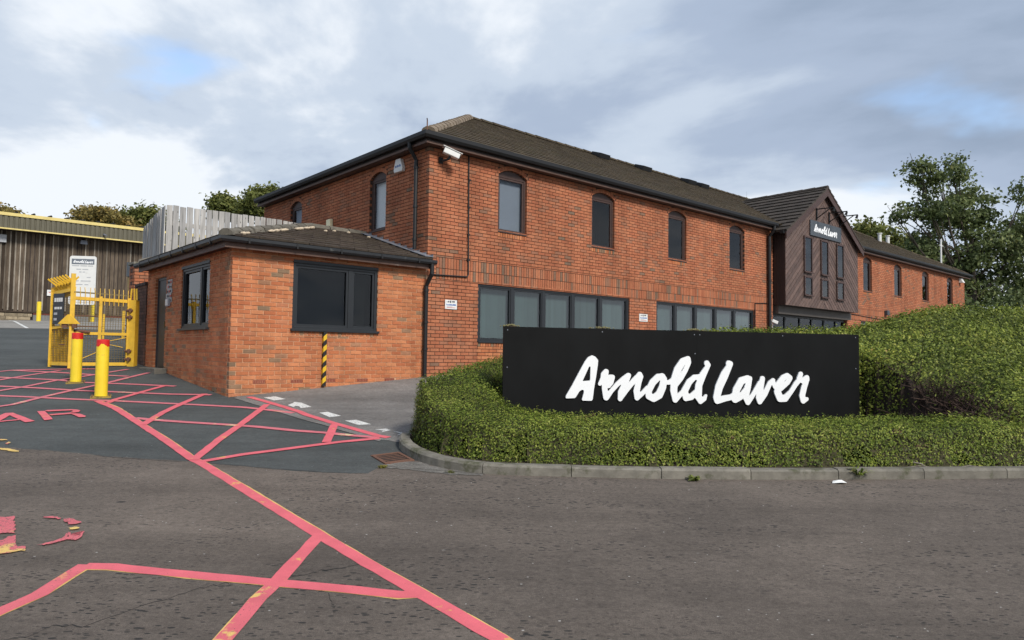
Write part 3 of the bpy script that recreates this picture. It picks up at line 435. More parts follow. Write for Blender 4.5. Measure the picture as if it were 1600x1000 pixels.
# ---------------------------------------------------------------- brick walls
class Wall:      # 2-D wall: a along, d outwards, z up
    def __init__(s, o, t, n): s.o, s.t, s.n = o, t, n
    def p(s, a, d, z): return (s.o[0]+s.t[0]*a+s.n[0]*d, s.o[1]+s.t[1]*a+s.n[1]*d, z)
    def box(s, mb, a0, a1, d0, d1, z0, z1, tone=None):
        return mb.hexa([s.p(a0, d0, z0), s.p(a1, d0, z0), s.p(a1, d1, z0), s.p(a0, d1, z0), s.p(a0, d0, z1), s.p(a1, d0, z1), s.p(a1, d1, z1), s.p(a0, d1, z1)], tone)
def arch_geo(w, zs, zr):
    r = zr-zs; R = (w*w/4+r*r)/(2*r); return R, zr-R, math.asin(w/2/R)
class Bricks:
    def __init__(s): s.items = []        # (wall, corners in (a,z), front depth, tone, palette)
    def add(s, wall, a0, a1, z0, z1, pal=0, tone=None, d=None):
        s.items.append((wall, a0, a1, z0, z1, d if d is not None else random.uniform(-.002, .003), tone if tone is not None else random.random(), pal))
def tone_field(a, z, seed):              # darker bricks come in drifts
    x = math.sin(a*1.7+seed)+math.sin(z*2.9+a*.8+seed*2)+math.sin(a*.63-z*1.9+seed)
    r = random.random(); return min(1, max(0, r*.80+(.15 if x > .9 and random.random() < .5 else 0)+(.2 if random.random() < .05 else 0)))
def lay(bk, wall, a0, a1, z0, z1, holes, phase=0, pal=0, seed=0, L=.225, arches=()):
    n0 = math.floor(z0/.075)
    for k in range(n0, math.ceil(z1/.075)):
        za, zb = max(z0, k*.075+.0065), min(z1, k*.075+.0685)
        if zb-za < .025: continue
        zm = (za+zb)/2; cuts = [(h[0], h[1]) for h in holes if min(zb, h[3])-max(za, h[2]) > .004]
        for h in holes:                       # a course the opening only clips: cut bricks fill what is left above or below it
            if min(zb, h[3])-max(za, h[2]) > .004:
                for q0, q1 in ((za, h[2]-.006), (h[3]+.006, zb)):
                    if q1-q0 > .012:
                        x = max(h[0], a0)+.004
                        while x < min(h[1], a1)-.03: bk.add(wall, x, min(x+L-.013, min(h[1], a1)-.004), q0, q1, pal, tone_field(x, zm, seed)); x += L
        for c0, c1, zs, zr in arches:
            R, cz, hf = arch_geo(c1-c0, zs, zr); Re = R+.108; ze = cz+Re*math.cos(hf); mid = (c0+c1)/2
            if zs < zm < ze: hw = (c1-c0)/2+(Re*math.sin(hf)-(c1-c0)/2)*(zm-zs)/(ze-zs)
            elif ze <= zm < cz+Re: hw = math.sqrt(Re*Re-(zm-cz)**2)
            else: continue
            cuts.append((mid-hw-.006, mid+hw+.006))
        iv = [(a0, a1)]
        for c0, c1 in cuts: iv = [q for p in iv for q in ((p[0], min(p[1], c0)), (max(p[0], c1), p[1])) if q[1]-q[0] > .02]
        for p0, p1 in iv:
            ph = phase+(k % 2)*.1125; j = math.floor((p0-ph)/L)
            while ph+j*L < p1:
                b0, b1 = max(p0, ph+j*L+(.0065 if ph+j*L > p0-.001 else 0)), min(p1, ph+(j+1)*L-.0065)
                if b1-b0 > .03: bk.add(wall, b0, b1, za, zb, pal, tone_field((b0+b1)/2, zm, seed))
                j += 1
def soldiers(bk, wall, a0, a1, z0, z1, pal=0, w=.075):
    n = max(1, round((a1-a0)/w)); w = (a1-a0)/n
    for i in range(n): bk.add(wall, a0+i*w+.0065, a0+(i+1)*w-.0065, z0+.0065, z1-.0065, pal)
def voussoirs(mb, wall, c0, c1, zs, zr):
    R, cz, hf = arch_geo(c1-c0, zs, zr); n = 13; mid = (c0+c1)/2
    for i in range(n):
        t0, t1 = -hf+2*hf*i/n+.005, -hf+2*hf*(i+1)/n-.005; r0, r1 = R+.003, R+.100
        q = [(mid+r*math.sin(t), cz+r*math.cos(t)) for r, t in ((r0, t0), (r0, t1), (r1, t1), (r1, t0))]
        mb.prism(q, lambda a, b, d: wall.p(a, d, b), -.10, .002, random.random()*.8)
def backing(mb, wall, a0, a1, z0, z1, holes, arches=(), d0=-.13, d1=-.011, eps=.003):
    hs = [(h[0]-eps, h[1]+eps, h[2]-eps, h[3]+eps) for h in holes]
    for c0, c1, zs, zr in arches:
        R, cz, hf = arch_geo(c1-c0, zs, zr); n = 10
        for i in range(n):
            x0, x1 = c0+(c1-c0)*i/n, c0+(c1-c0)*(i+1)/n; xm = max(abs(x0-(c0+c1)/2), abs(x1-(c0+c1)/2))-(c1-c0)/n*.5
            hs.append((x0-(eps if i == 0 else 0), x1+(eps if i == n-1 else 0), zs-.02, cz+math.sqrt(R*R-xm*xm)+eps))
    xs = sorted({a0, a1} | {x for h in hs for x in h[:2] if a0 < x < a1})
    for x0, x1 in zip(xs, xs[1:]):
        xm = (x0+x1)/2; segs = [(z0, z1)]
        for h in hs:
            if h[0] < xm < h[1]: segs = [q for p in segs for q in ((p[0], min(p[1], h[2])), (max(p[0], h[3]), p[1])) if q[1]-q[0] > 1e-4]
        for p0, p1 in segs: wall.box(mb, x0, x1, d0, d1, p0, p1, .5)
_bc = {}
def build_bricks(thing, bk, mats, limit=300):
    def dist(it):
        p = np.array(it[0].p((it[1]+it[2])/2, 0, (it[3]+it[4])/2)); v = p-CAMB; n = np.array([*it[0].n, 0]); r = np.linalg.norm(v)
        return -abs(v@n)/r/(r*r)*(it[2]-it[1])*(it[4]-it[3])
    items = sorted(bk.items, key=dist); rest = {}
    for i, (w, a0, a1, z0, z1, d, t, pal) in enumerate(items):
        if i < limit:
            ax, ay = w.t; vert = abs(ax) < .5; key = (round(a1-a0, 3), round(z1-z0, 3), int(t*14), pal, vert, w.n)
            if key not in _bc:
                m = MB(); hx, hz = (a1-a0)/2, (z1-z0)/2; ww = Wall((0, 0), w.t, w.n); ww.box(m, -hx, hx, -.10, 0, -hz, hz, t); _bc[key] = m.mesh('brick', mats[pal])
            thing.piece('brick', _bc[key], w.p((a0+a1)/2, d, (z0+z1)/2))
        else: w.box(rest.setdefault(pal, MB()), a0, a1, -.10, d, z0, z1, t)
    for pal, m in rest.items(): thing.part('brickwork', m, mats[pal], kind='stuff')
def sweep(mb, path, prof2, closed=True, tone=.5):   # 2-D profile (outward, up) along a level polyline in plan; outward = right-hand side
    P = [Vector((*p, 0)) for p in path]; n = len(prof2); vs, fs = [], []
    for i, p in enumerate(P):
        ds = [(P[j+1]-P[j]).normalized() for j in ((i-1) if i else 0, i if i < len(P)-1 else i-1)]
        ns = [Vector((d.y, -d.x, 0)) for d in ds]; nn = (ns[0]+ns[1]); nn = nn/(nn.length_squared/2)
        for o, z in prof2: vs.append((p.x+nn.x*o, p.y+nn.y*o, z))
    for i in range(len(P)-1):
        for j in range(n if closed else n-1): fs.append((i*n+j, i*n+(j+1) % n, (i+1)*n+(j+1) % n, (i+1)*n+j))
    if closed: fs += [tuple(range(n))[::-1], tuple(range((len(P)-1)*n, len(P)*n))]
    return mb.add(vs, fs, tone)
def gutter_profile(o, z, w=.115, h=.10, t=.012):   # open channel, back against the fascia at o
    return [(o, z), (o, z-h*.75), (o+w*.25, z-h), (o+w*.75, z-h), (o+w, z-h*.6), (o+w, z), (o+w-t, z), (o+w-t, z-h*.55), (o+w*.72, z-h+t), (o+w*.28, z-h+t), (o+t, z-h*.7), (o+t, z)]
# ---------------------------------------------------------------- tiles on a slope
class Slope:     # origin o, unit along ax, unit up the slope us, normal nn (frame coordinates)
    def __init__(s, o, ax, us): s.o, s.ax, s.us = Vector(o), Vector(ax).normalized(), Vector(us).normalized(); s.nn = s.ax.cross(s.us); s.nn = s.nn if s.nn.z > 0 else -s.nn
    def p(s, a, u, n): return tuple(s.o+s.ax*a+s.us*u+s.nn*n)
def tiles(thing, sl, length, bounds, gauge, width, mat, limit, th=.03, parent=None):
    rows = int(length/gauge)+1; items = []
    for r in range(rows):
        u0 = r*gauge; b0, b1 = bounds(u0+gauge*.4); ph = (r % 2)*width/2
        k = math.floor((b0-ph)/width)
        while ph+k*width < b1:
            x0, x1 = max(b0, ph+k*width+.003), min(b1, ph+(k+1)*width-.003)
            if x1-x0 > .04: items.append((x0, x1, u0+random.uniform(-.004, .004), min(u0+gauge+.03, length+.02), random.uniform(-.003, .004), random.random()))
            k += 1
    def put(m, it):
        x0, x1, u0, u1, j, t = it
        v = [sl.p(x0, u0, .004), sl.p(x1, u0, .004), sl.p(x1, u1, .002), sl.p(x0, u1, .002), sl.p(x0, u0, th+.012+j), sl.p(x1, u0, th+.012+j), sl.p(x1, u1, .012+j*.3), sl.p(x0, u1, .012+j*.3)]
        m.hexa(v, t, False)
    def dist(it): return np.linalg.norm(np.array(sl.p((it[0]+it[1])/2, it[2], 0))-CAMB)
    items.sort(key=dist); rest = MB()
    for i, it in enumerate(items):
        if i < limit: m = MB(); put(m, it); thing.part('roof_tile', m, mat, parent)
        else: put(rest, it)
    if rest.v: thing.part('tiling', rest, mat, parent, kind='stuff')
def ridge_run(thing, p, q, mat, step=.45, r=.12, parent=None, name='ridge_tile'):
    p, q = Vector(p), Vector(q); L = (q-p).length; n = max(1, round(L/step)); d = (q-p)/n; dn = d.normalized(); side = dn.cross(Vector((0, 0, 1))).normalized(); up = side.cross(dn)
    for i in range(n):
        a, b = p+d*i, p+d*(i+1)-dn*.012; m = MB(); vs = []
        rr = r+random.uniform(-.004, .006)
        for c, k in ((a, rr+.008), (b, rr-.004)):
            for j in range(6):
                t = math.pi*(j/5)-.0; vs.append(c+side*math.cos(t)*k*1.15+up*(math.sin(t)*k-.05))
        m.add(vs, [(j, j+1, 7+j, 6+j) for j in range(5)]+[(0, 1, 2, 3, 4, 5), (11, 10, 9, 8, 7, 6)], random.random()); thing.part(name, m, mat, parent)

# ---------------------------------------------------------------- windows
def ring(mb, wall, a0, a1, z0, z1, w, d0, d1):
    wall.box(mb, a0, a0+w, d0, d1, z0, z1); wall.box(mb, a1-w, a1, d0, d1, z0, z1); wall.box(mb, a0+w, a1-w, d0, d1, z0, z0+w); wall.box(mb, a0+w, a1-w, d0, d1, z1-w, z1)
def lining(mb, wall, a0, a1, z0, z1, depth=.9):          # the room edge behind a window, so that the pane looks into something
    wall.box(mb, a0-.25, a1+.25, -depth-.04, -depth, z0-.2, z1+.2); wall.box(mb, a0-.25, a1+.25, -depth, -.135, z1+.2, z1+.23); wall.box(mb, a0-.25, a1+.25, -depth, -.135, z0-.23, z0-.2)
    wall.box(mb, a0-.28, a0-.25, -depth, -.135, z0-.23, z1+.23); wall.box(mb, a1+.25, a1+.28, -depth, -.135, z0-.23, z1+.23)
def upper_window(thing, wall, a0, a1, z0, zs, zr, blind=None):
    m = MB(); ring(m, wall, a0, a1, z0, zs, .05, -.125, -.055); ring(m, wall, a0+.052, a1-.052, z0+.052, zs-.052, .045, -.115, -.065)
    w = thing.part('window', m, BROWN, bevel=.004)
    R, cz, hf = arch_geo(a1-a0, zs, zr); mid = (a0+a1)/2
    arc = [(mid+R*math.sin(t), cz+R*math.cos(t)-.002) for t in np.linspace(-hf, hf, 11)]
    m = MB(); m.prism([(a0, zs+.001)]+[(a0, zs+.003)]+arc[1:-1]+[(a1, zs+.003), (a1, zs+.001)], lambda a, b, d: wall.p(a, d, b), -.115, -.062); thing.part('arch_panel', m, BROWN, w)
    m = MB(); wall.box(m, a0-.0, a1+.0, -.05, .018, z0+.001, z0+.032); thing.part('sill', m, BROWN, w, bevel=.004)
    m = MB(); wall.box(m, a0+.097, a1-.097, -.094, -.088, z0+.097, zs-.097); thing.part('pane', m, GLASS, w)
    if blind: m = MB(); wall.box(m, a0+.06, a1-(.06 if blind[1] > .99 else .06+(a1-a0-.12)*(1-blind[1])), -.165, -.16, z0+.02, zs); thing.part('blind', m, blind[0], w)
    m = MB(); lining(m, wall, a0, a1, z0, zs); thing.part('room_lining', m, DARK, w)
def strip_window(thing, wall, edges, z0, z1, blind=True, mat=ALU):
    a0, a1 = edges[0], edges[-1]; m = MB(); ring(m, wall, a0, a1, z0, z1, .065, -.12, -.03)
    for e in edges[1:-1]: wall.box(m, e-.045, e+.045, -.118, -.033, z0+.066, z1-.066)
    w = thing.part('window', m, mat, bevel=.004)
    E = [a0+.066]+[x for e in edges[1:-1] for x in (e-.046, e+.046)]+[a1-.066]
    for i in range(0, len(E), 2):
        m = MB(); ring(m, wall, E[i], E[i+1], z0+.067, z1-.067, .035, -.105, -.045); thing.part('sash', m, mat, w)
        m = MB(); wall.box(m, E[i]+.036, E[i+1]-.036, -.080, -.074, z0+.104, z1-.104); thing.part('pane', m, GLASSS, w)
    m = MB(); wall.box(m, a0-.0, a1+.0, -.028, .03, z0-.004, z0+.03); thing.part('sill', m, mat, w, bevel=.004)
    if blind:
        a = a0+.08; tws = [.12, .55, .4, .8, .3, .5]
        while a < a1-.1:
            tw = tws[sum(a > e for e in edges[1:-1]) % 6]+random.uniform(-.06, .06); c, s2 = math.cos(tw)*.052, math.sin(tw)*.052; m = MB(); mid = a+.045
            m.prism([(mid-c, -s2), (mid+c, s2), (mid+c, s2+.002), (mid-c, -s2+.002)], lambda x, y, zz: wall.p(x, -.19+y, zz), z0+.11+random.uniform(-.01, .01), z1-.05); thing.part('blind_slat', m, BLIND, w); a += .089
    m = MB(); lining(m, wall, a0, a1, z0, z1); thing.part('room_lining', m, DARK, w)

# ================================================================ the office
OFF = Thing('office_building', 'long two storey red brick office with brown hipped roof and arched upper windows', 'office building', (0, 0, 1.3), BF)
F = Wall((0, 0), (1, 0), (0, -1)); Lw = Wall((0, 0), (0, 1), (-1, 0))
ZT = 6.16; ZS, ZR, ZB = 5.92, 6.05, 4.59
ups = [(1.89, 2.77), (5.02, 5.91), (8.26, 9.15), (11.475, 12.365)]; far = [(21.58, 22.45), (24.86, 25.73), (28.27, 29.14), (31.75, 32.62)]
lups = [(1.70, 2.42), (6.08, 6.81)]
G1 = [1.36, 2.385, 3.38, 4.39, 5.42, 6.55]; G2 = [7.72, 8.67, 9.68, 10.74, 11.82, 12.97]; G3 = [21.3, 22.3, 23.3, 24.3, 25.3]
arF = [(a, b, ZS, ZR) for a, b in ups+far]; arL = [(a, b, ZS-.06, ZR-.06) for a, b in lups]
hF = [(a, b, ZB, ZS) for a, b in ups+far]+[(G[0], G[-1], 2.09, 3.40) for G in (G1, G2, G3)]
hL = [(a, b, 4.61, ZS-.06) for a, b in lups]
bk = Bricks()
def facade(a0, a1, ph):
    sills = [(a, b, ZB-.105, ZB) for a, b in ups+far]
    band = [(a0+.22, a1, 3.40, 3.86)]
    pan = [(G[0], G[-1], .5, 2.09) for G in (G1, G2, G3)]
    lay(bk, F, a0, a1, .9, ZT, [h for h in hF+sills+band+pan if h[0] < a1 and h[1] > a0], ph, 0, 1.3, arches=[q for q in arF if a0 < q[0] < a1])
    for q in (3.40, 3.63): soldiers(bk, F, a0+.225, a1, q, q+.23)
    for a, b in ups+far:
        if a0 < a < a1: soldiers(bk, F, a, b, ZB-.105, ZB, 1)
    for G in (G1, G2, G3):
        if a0 < G[0] < a1: lay(bk, F, G[0], G[-1], .9, 2.0, [], 0, 1, 4); soldiers(bk, F, G[0], G[-1], 2.0, 2.09, 1)
facade(0.0, 14.19, 0); facade(19.96, 34.5, .05)
lay(bk, Lw, .108, 8.7, .9, ZT, hL, .06, 0, 5.2, arches=arL)
build_bricks(OFF, bk, [BRICK, BRICK2])
m = MB()
for a, b, s, r in arF: voussoirs(m, F, a, b, s, r)
for a, b, s, r in arL: voussoirs(m, Lw, a, b, s, r)
OFF.part('arch_bricks', m, BRICK, kind='stuff')
m = MB(); backing(m, F, .007, 14.18, .6, ZT, [h for h in hF if h[0] < 14], [q for q in arF if q[0] < 14]); OFF.part('mortar', m, MORTAR); m = MB(); backing(m, F, 19.97, 34.49, .6, ZT, [h for h in hF if h[0] > 14], [q for q in arF if q[0] > 14])
OFF.part('mortar', m, MORTAR); m = MB(); backing(m, Lw, .131, 8.69, .6, ZT, hL, arL); OFF.part('mortar', m, MORTAR)
m = MB(); m.box(.02, 34.48, 8.60, 8.69, .6, ZT); m.box(34.40, 34.49, .14, 8.59, .6, ZT); OFF.part('rear_wall', m, BRICK)
blinds = {0: (BLINDG, 1), 1: None, 2: None, 3: None}
for i, (a, b) in enumerate(ups): upper_window(OFF, F, a, b, ZB, ZS, ZR, blinds[i])
for a, b in far: upper_window(OFF, F, a, b, ZB, ZS, ZR)
for i, (a, b) in enumerate(lups): upper_window(OFF, Lw, a, b, 4.61, ZS-.06, ZR-.06, (BLINDW, 1) if i == 0 else (BLINDG, 1))
for G in (G1, G2, G3): strip_window(OFF, F, G, 2.09, 3.40)
# eaves: sweep with the outside on the right, so run far end -> corner -> left end reversed
EV = 6.36; path = [(0, 8.7), (0, 0), (14.0, 0)]; path2 = [(20.05, 0), (34.5, 0), (34.5, 8.7)]
def eaves(p):
    m = MB(); sweep(m, p, [(-.01, ZT+.002), (.18, ZT+.002), (.18, ZT+.022), (-.01, ZT+.022)]); OFF.part('soffit', m, SOFFIT)
    m = MB(); sweep(m, p, [(.182, ZT-.012), (.205, ZT-.012), (.205, EV-.02), (.182, EV-.02)]); OFF.part('fascia', m, DKBROWN)
    m = MB(); sweep(m, p, [(.2055, ZT-.014), (.218, ZT-.014), (.218, ZT+.035), (.2055, ZT+.035)]); OFF.part('fascia_trim', m, SOFFIT)
    m = MB(); sweep(m, p, gutter_profile(.207, EV+.005, .125, .125)); OFF.part('gutter', m, BLACK)
eaves(path); eaves(path2)
# roof
ER, ZE, ZRG = .245, 6.365, 8.84; VR = 4.35; RUN = VR+ER; sl_len = math.hypot(RUN, ZRG-ZE); cs, sn = RUN/sl_len, (ZRG-ZE)/sl_len
x0, x1, v1 = -ER, 34.5+ER, 8.7+ER
m = MB(); P = [(x0, -ER, ZE), (x1, -ER, ZE), (x1, v1, ZE), (x0, v1, ZE), (x0+RUN, VR, ZRG), (x1-RUN, VR, ZRG)]
m.add(P, [(0, 1, 5, 4), (1, 2, 5), (2, 3, 4, 5), (3, 0, 4), (0, 3, 2, 1)]); roof = OFF.part('roof', m, TILE)
sl = Slope((0, -ER, ZE), (1, 0, 0), (0, cs, sn))
tiles(OFF, sl, sl_len-.02, lambda u: (x0+u*cs, x1-u*cs), .30, .30, TILE, 300, .022, roof)
ridge_run(OFF, (x0+.12, -ER+.12, ZE+.07), (x0+RUN, VR, ZRG+.05), RIDGE, parent=roof, r=.125); ridge_run(OFF, (x0+RUN, VR, ZRG+.05), (x1-RUN, VR, ZRG+.05), TILE, parent=roof, r=.09); ridge_run(OFF, (x1-RUN, VR, ZRG+.05), (x1-.1, -ER+.1, ZE+.06), TILE, parent=roof, r=.10)
m = MB(); m.bar((x0+.03, -ER+.03, ZE-.02), (x0+.03, -ER+.03, ZE+.23), .022, .012); m.bar((x0+.03, -ER+.03, ZE+.228), (x0+.005, -ER+.005, ZE+.27), .02, .01); OFF.part('hip_iron', m, RUST, roof)
for u in (9.9, 12.25, 15.1, 16.0):
    m = MB(); m.hexa([(u-.26, VR-.50, ZRG-.24), (u+.26, VR-.50, ZRG-.24), (u+.26, VR-.12, ZRG-.03), (u-.26, VR-.12, ZRG-.03), (u-.25, VR-.56, ZRG-.08), (u+.25, VR-.56, ZRG-.08), (u+.25, VR-.14, ZRG+.065), (u-.25, VR-.14, ZRG+.065)]); OFF.part('roof_vent', m, BLACK, roof, bevel=.012)
for u, v in ((31.2, 3.0), (32.3, 3.0)):
    m = MB(); zz = ZE+(v+ER)*sn/cs; m.tube([(u, v, zz-.1), (u, v, zz+.42)], .09, 10); m.tube([(u, v, zz+.42), (u, v, zz+.46)], .13, 10); OFF.part('vent_pipe', m, WHITE, roof)
m = MB(); m.tube([(34.05, .95, 6.9), (34.05, .95, 8.35)], .045, 8); m.tube([(33.8, .95, 8.0), (34.35, .95, 8.0)], .03, 8); OFF.part('aerial_mast', m, WHITE, roof)
# rainwater pipes and cable runs
def clips(th, x, y, zs, r, mat, parent):
    for z in zs: m = MB(); m.tube([(x, y, z), (x, y, z+.05)], r+.012, 10); th.part('pipe_clip', m, mat, parent)
m = MB(); m.tube([(-.27, .34, EV-.10), (-.27, .34, EV-.22), (-.10, .34, EV-.45), (-.10, .34, 4.02)], .042, 10); dp = OFF.part('downpipe', m, BLACK); clips(OFF, -.10, .34, (5.72, 4.9, 4.2), .042, BLACK, dp)
m = MB(); m.tube([(13.80, -.27, EV-.10), (13.80, -.27, EV-.22), (13.80, -.09, EV-.45), (13.80, -.09, 1.3)], .055, 10); dp = OFF.part('downpipe', m, BLACK); clips(OFF, 13.80, -.09, (5.6, 4.4, 3.2), .055, BLACK, dp)
m = MB(); m.tube([(1.02, -.022, 6.14), (1.055, -.022, 3.55), (1.02, -.022, 3.50), (.14, -.022, 3.475)], .015, 8); cb = OFF.part('cable_conduit', m, BLACK)
for z in (5.6, 5.0, 4.4, 3.85): m = MB(); m.box(1.015, 1.075, -.042, -.004, z, z+.035); OFF.part('conduit_clip', m, BLACK, cb)
m = MB(); m.tube([(12.98, -.02, 3.62), (13.75, -.02, 3.66)], .014, 6); m.tube([(12.98, -.02, 3.62), (12.98, -.02, 2.4)], .014, 6); m.tube([(20.1, -.02, 3.62), (26.5, -.02, 3.42)], .012, 6); OFF.part('cable_conduit', m, BLACK)
# timber porch
PU0, PU1, PV, PZ0, PZE, PZA = 14.2, 19.95, -.45, 3.62, 6.20, 8.02; PM = (PU0+PU1)/2
porch = MB(); outline = [(PU0+.02, PZ0), (PU1-.02, PZ0), (PU1-.02, PZE-.02), (PM, PZA-.03), (PU0+.02, PZE-.02)]
porch.prism(outline, lambda a, b, d: (a, d, b), PV+.022, .30); pw = OFF.part('porch_wall', porch, DKBROWN)
def clip(poly, n, c):       # keep n.p <= c
    o = []
    for i in range(len(poly)):
        p, q = poly[i], poly[(i+1) % len(poly)]; dp_, dq = n[0]*p[0]+n[1]*p[1]-c, n[0]*q[0]+n[1]*q[1]-c
        if dp_ <= 0: o.append(p)
        if dp_*dq < 0: t = dp_/(dp_-dq); o.append((p[0]+(q[0]-p[0])*t, p[1]+(q[1]-p[1])*t))
    return o
for sgn in (-1, 1):
    half = [(PU0, PZ0), (PM-.004, PZ0), (PM-.004, PZA-.01), (PU0, PZE)] if sgn < 0 else [(PM+.004, PZ0), (PU1, PZ0), (PU1, PZE), (PM+.004, PZA-.01)]
    ang = math.radians(40); n = (-math.sin(ang)*(1 if sgn < 0 else -1), math.cos(ang)); vals = [n[0]*p[0]+n[1]*p[1] for p in half]; c = min(vals)
    while c < max(vals):
        pl = clip(clip(half, n, c+.135), (-n[0], -n[1]), -(c+.009))
        if len(pl) > 2: m = MB(); m.prism(pl, lambda a, b, d: (a, d, b), PV+.02, PV-random.uniform(0, .004)); OFF.part('cladding_plank', m, CLAD, pw)
        c += .144
for v in np.arange(PV+.03, -.02, .1): m = MB(); m.box(PU0-.004, PU0+.018, v, v+.094, PZ0, PZE); OFF.part('shaded_side_board', m, DKBROWN, pw)  # porch side lies in shade; that shade is put into the board colour
for c0, c1 in ((15.52, 16.03), (16.80, 17.29), (18.07, 18.58)):
    for z0, z1 in ((4.88, 6.07), (4.06, 4.66)):
        W2 = Wall((0, PV), (1, 0), (0, -1)); m = MB(); ring(m, W2, c0-.05, c1+.05, z0-.05, z1+.05, .055, .004, .05); w = OFF.part('window', m, BROWN)
        m = MB(); W2.box(m, c0+.004, c1-.004, .006, .010, z0+.004, z1-.004); OFF.part('window_backing', m, DARK, w); m = MB(); W2.box(m, c0+.006, c1-.006, .022, .027, z0+.006, z1-.006); OFF.part('pane', m, GLASS, w)
        m = MB(); W2.box(m, c0-.07, c1+.07, .052, .09, z0-.06, z0-.03); OFF.part('sill', m, BROWN, w)
pit = (PZA-PZE)/(PM-PU0); pl_len = math.hypot(PM-PU0+.22, (PM-PU0+.22)*pit); pc, ps = 1/math.hypot(1, pit), pit/math.hypot(1, pit)
zmain = lambda v: ZE+(v+ER)*sn/cs
for sgn in (-1, 1):
    ue = PU0-.22 if sgn < 0 else PU1+.22; ze = PZA+.03-(PM-PU0+.22)*pit; vval = lambda z: max(-ER, (z-ZE)*cs/sn-ER)+.12
    m = MB(); A = [(ue, PV-.17, ze), (ue, vval(ze), ze), (PM, vval(PZA), PZA+.03), (PM, PV-.17, PZA+.03)]
    m.add(A+[(a, b, c-.03) for a, b, c in A], [(0, 1, 2, 3), (7, 6, 5, 4), (0, 3, 7, 4), (0, 4, 5, 1), (1, 5, 6, 2), (2, 6, 7, 3)]); pr = OFF.part('porch_roof', m, TILE3)
    s2 = Slope((ue, 0, ze), (0, 1, 0), (pc*(1 if sgn < 0 else -1), 0, ps)); tiles(OFF, s2, pl_len, lambda u, z0=ze: (PV-.17, vval(z0+u*ps)), .31, .33, TILE3, 60, .042, pr)
    m = MB(); q = [(PM, PZA-.0), (PM, PZA-.27), (ue, ze-.27), (ue, ze-.0)]; m.prism(q, lambda a, b, d: (a, d, b), PV-.155, PV-.12); OFF.part('bargeboard', m, BROWN, pr)
    m = MB(); q = [(PM, PZA-.02), (PM, PZA-.06), (ue, ze-.06), (ue, ze-.02)]; m.prism(q, lambda a, b, d: (a, d, b), PV-.118, PV-.006); OFF.part('verge_soffit', m, BROWN, pr)
    ev = ue; m = MB(); m.box(ev-.11 if sgn < 0 else ev, ev if sgn < 0 else ev+.11, PV-.10, -.42, ze-.09, ze+.0); OFF.part('gutter', m, BLACK, pr)
ridge_run(OFF, (PM, PV-.16, PZA+.07), (PM, 2.7, PZA+.07), TILE3, parent=pr, r=.09)
m = MB(); m.box(14.28, 20.02, -.15, .24, 3.34, 3.615); OFF.part('entrance_lintel', m, simple('grey_brown_board', (.09, .078, .068), .6, .15, 4))
EW = Wall((0, 0), (1, 0), (0, -1)); ee = [14.3, 15.2, 16.3, 17.2, 18.2, 19.2, 19.93]; m = MB(); ring(m, EW, 14.3, 19.93, 1.3, 3.335, .07, -.16, -.08)
for e in ee[1:-1]: EW.box(m, e-.04, e+.04, -.155, -.085, 1.372, 3.264)
ent = OFF.part('entrance_screen', m, ALU)
for a, b in zip(ee, ee[1:]): m = MB(); EW.box(m, a+.075, b-.075, -.125, -.119, 1.375, 3.26); OFF.part('pane', m, GLASS, ent)
m = MB(); EW.box(m, 14.04, 20.0, -2.5, -2.46, .9, 3.6); EW.box(m, 14.04, 20.0, -2.45, -.2, 3.36, 3.6); EW.box(m, 14.0, 14.03, -2.45, -.14, .9, 3.6); EW.box(m, 20.0, 20.03, -2.45, -.14, .9, 3.6); OFF.part('lobby_lining', m, DARK, ent)

# ================================================================ the gatehouse kiosk
KU = -3.97
KIO = Thing('gatehouse', 'small single storey orange brick gatehouse with low tiled roof beside the office', 'kiosk', (KU, 0, 1.06), BF)
KF = Wall((0, -.012), (1, 0), (0, -1)); KL = Wall((KU, 0), (0, 1), (-1, 0)); KD = 5.25
hk = [(-2.89, -1.16, 2.24, 3.455)]; hl = [(1.10, 2.76, 2.25, 3.445), (3.80, 4.62, 1.2, 3.39)]
airs = [-3.45, -2.77, -2.13, -1.45, -.85]
bk = Bricks()
lay(bk, KF, KU, -.004, .75, 3.60, hk+[(-2.89, -1.16, 2.135, 2.24)]+[(a-.112, a+.112, 1.28, 1.345) for a in airs], KU, 1, .4)
soldiers(bk, KF, -2.89, -1.16, 2.135, 2.24, 1)
lay(bk, KL, .102, KD, .75, 3.60, hl+[(1.10, 2.76, 2.145, 2.25)], .0, 1, 2.2); soldiers(bk, KL, 1.10, 2.76, 2.145, 2.25, 1)
build_bricks(KIO, bk, [BRICK, BRICK2])
m = MB(); backing(m, KF, KU+.007, -.004, .6, 3.6, hk); KIO.part('mortar', m, MORTAR2); m = MB(); backing(m, KL, .125, KD, .6, 3.6, hl); KIO.part('mortar', m, MORTAR2)
m = MB(); m.box(KU+.02, -.01, KD-.09, KD-.004, .8, 3.6); KIO.part('rear_wall', m, BRICK2)
for a in airs:
    m = MB(); KF.box(m, a-.107, a+.107, -.05, -.012, 1.285, 1.342); b = KIO.part('air_brick', m, PIT)
    m = MB(); ring(m, KF, a-.107, a+.107, 1.285, 1.342, .007, -.011, .002); KF.box(m, a-.1, a+.1, -.011, .0, 1.311, 1.315)
    for k in range(6): KF.box(m, a-.088+k*.032, a-.074+k*.032, -.0105, .001, 1.2925, 1.3345)
    KIO.part('air_grille', m, TERRA, b)
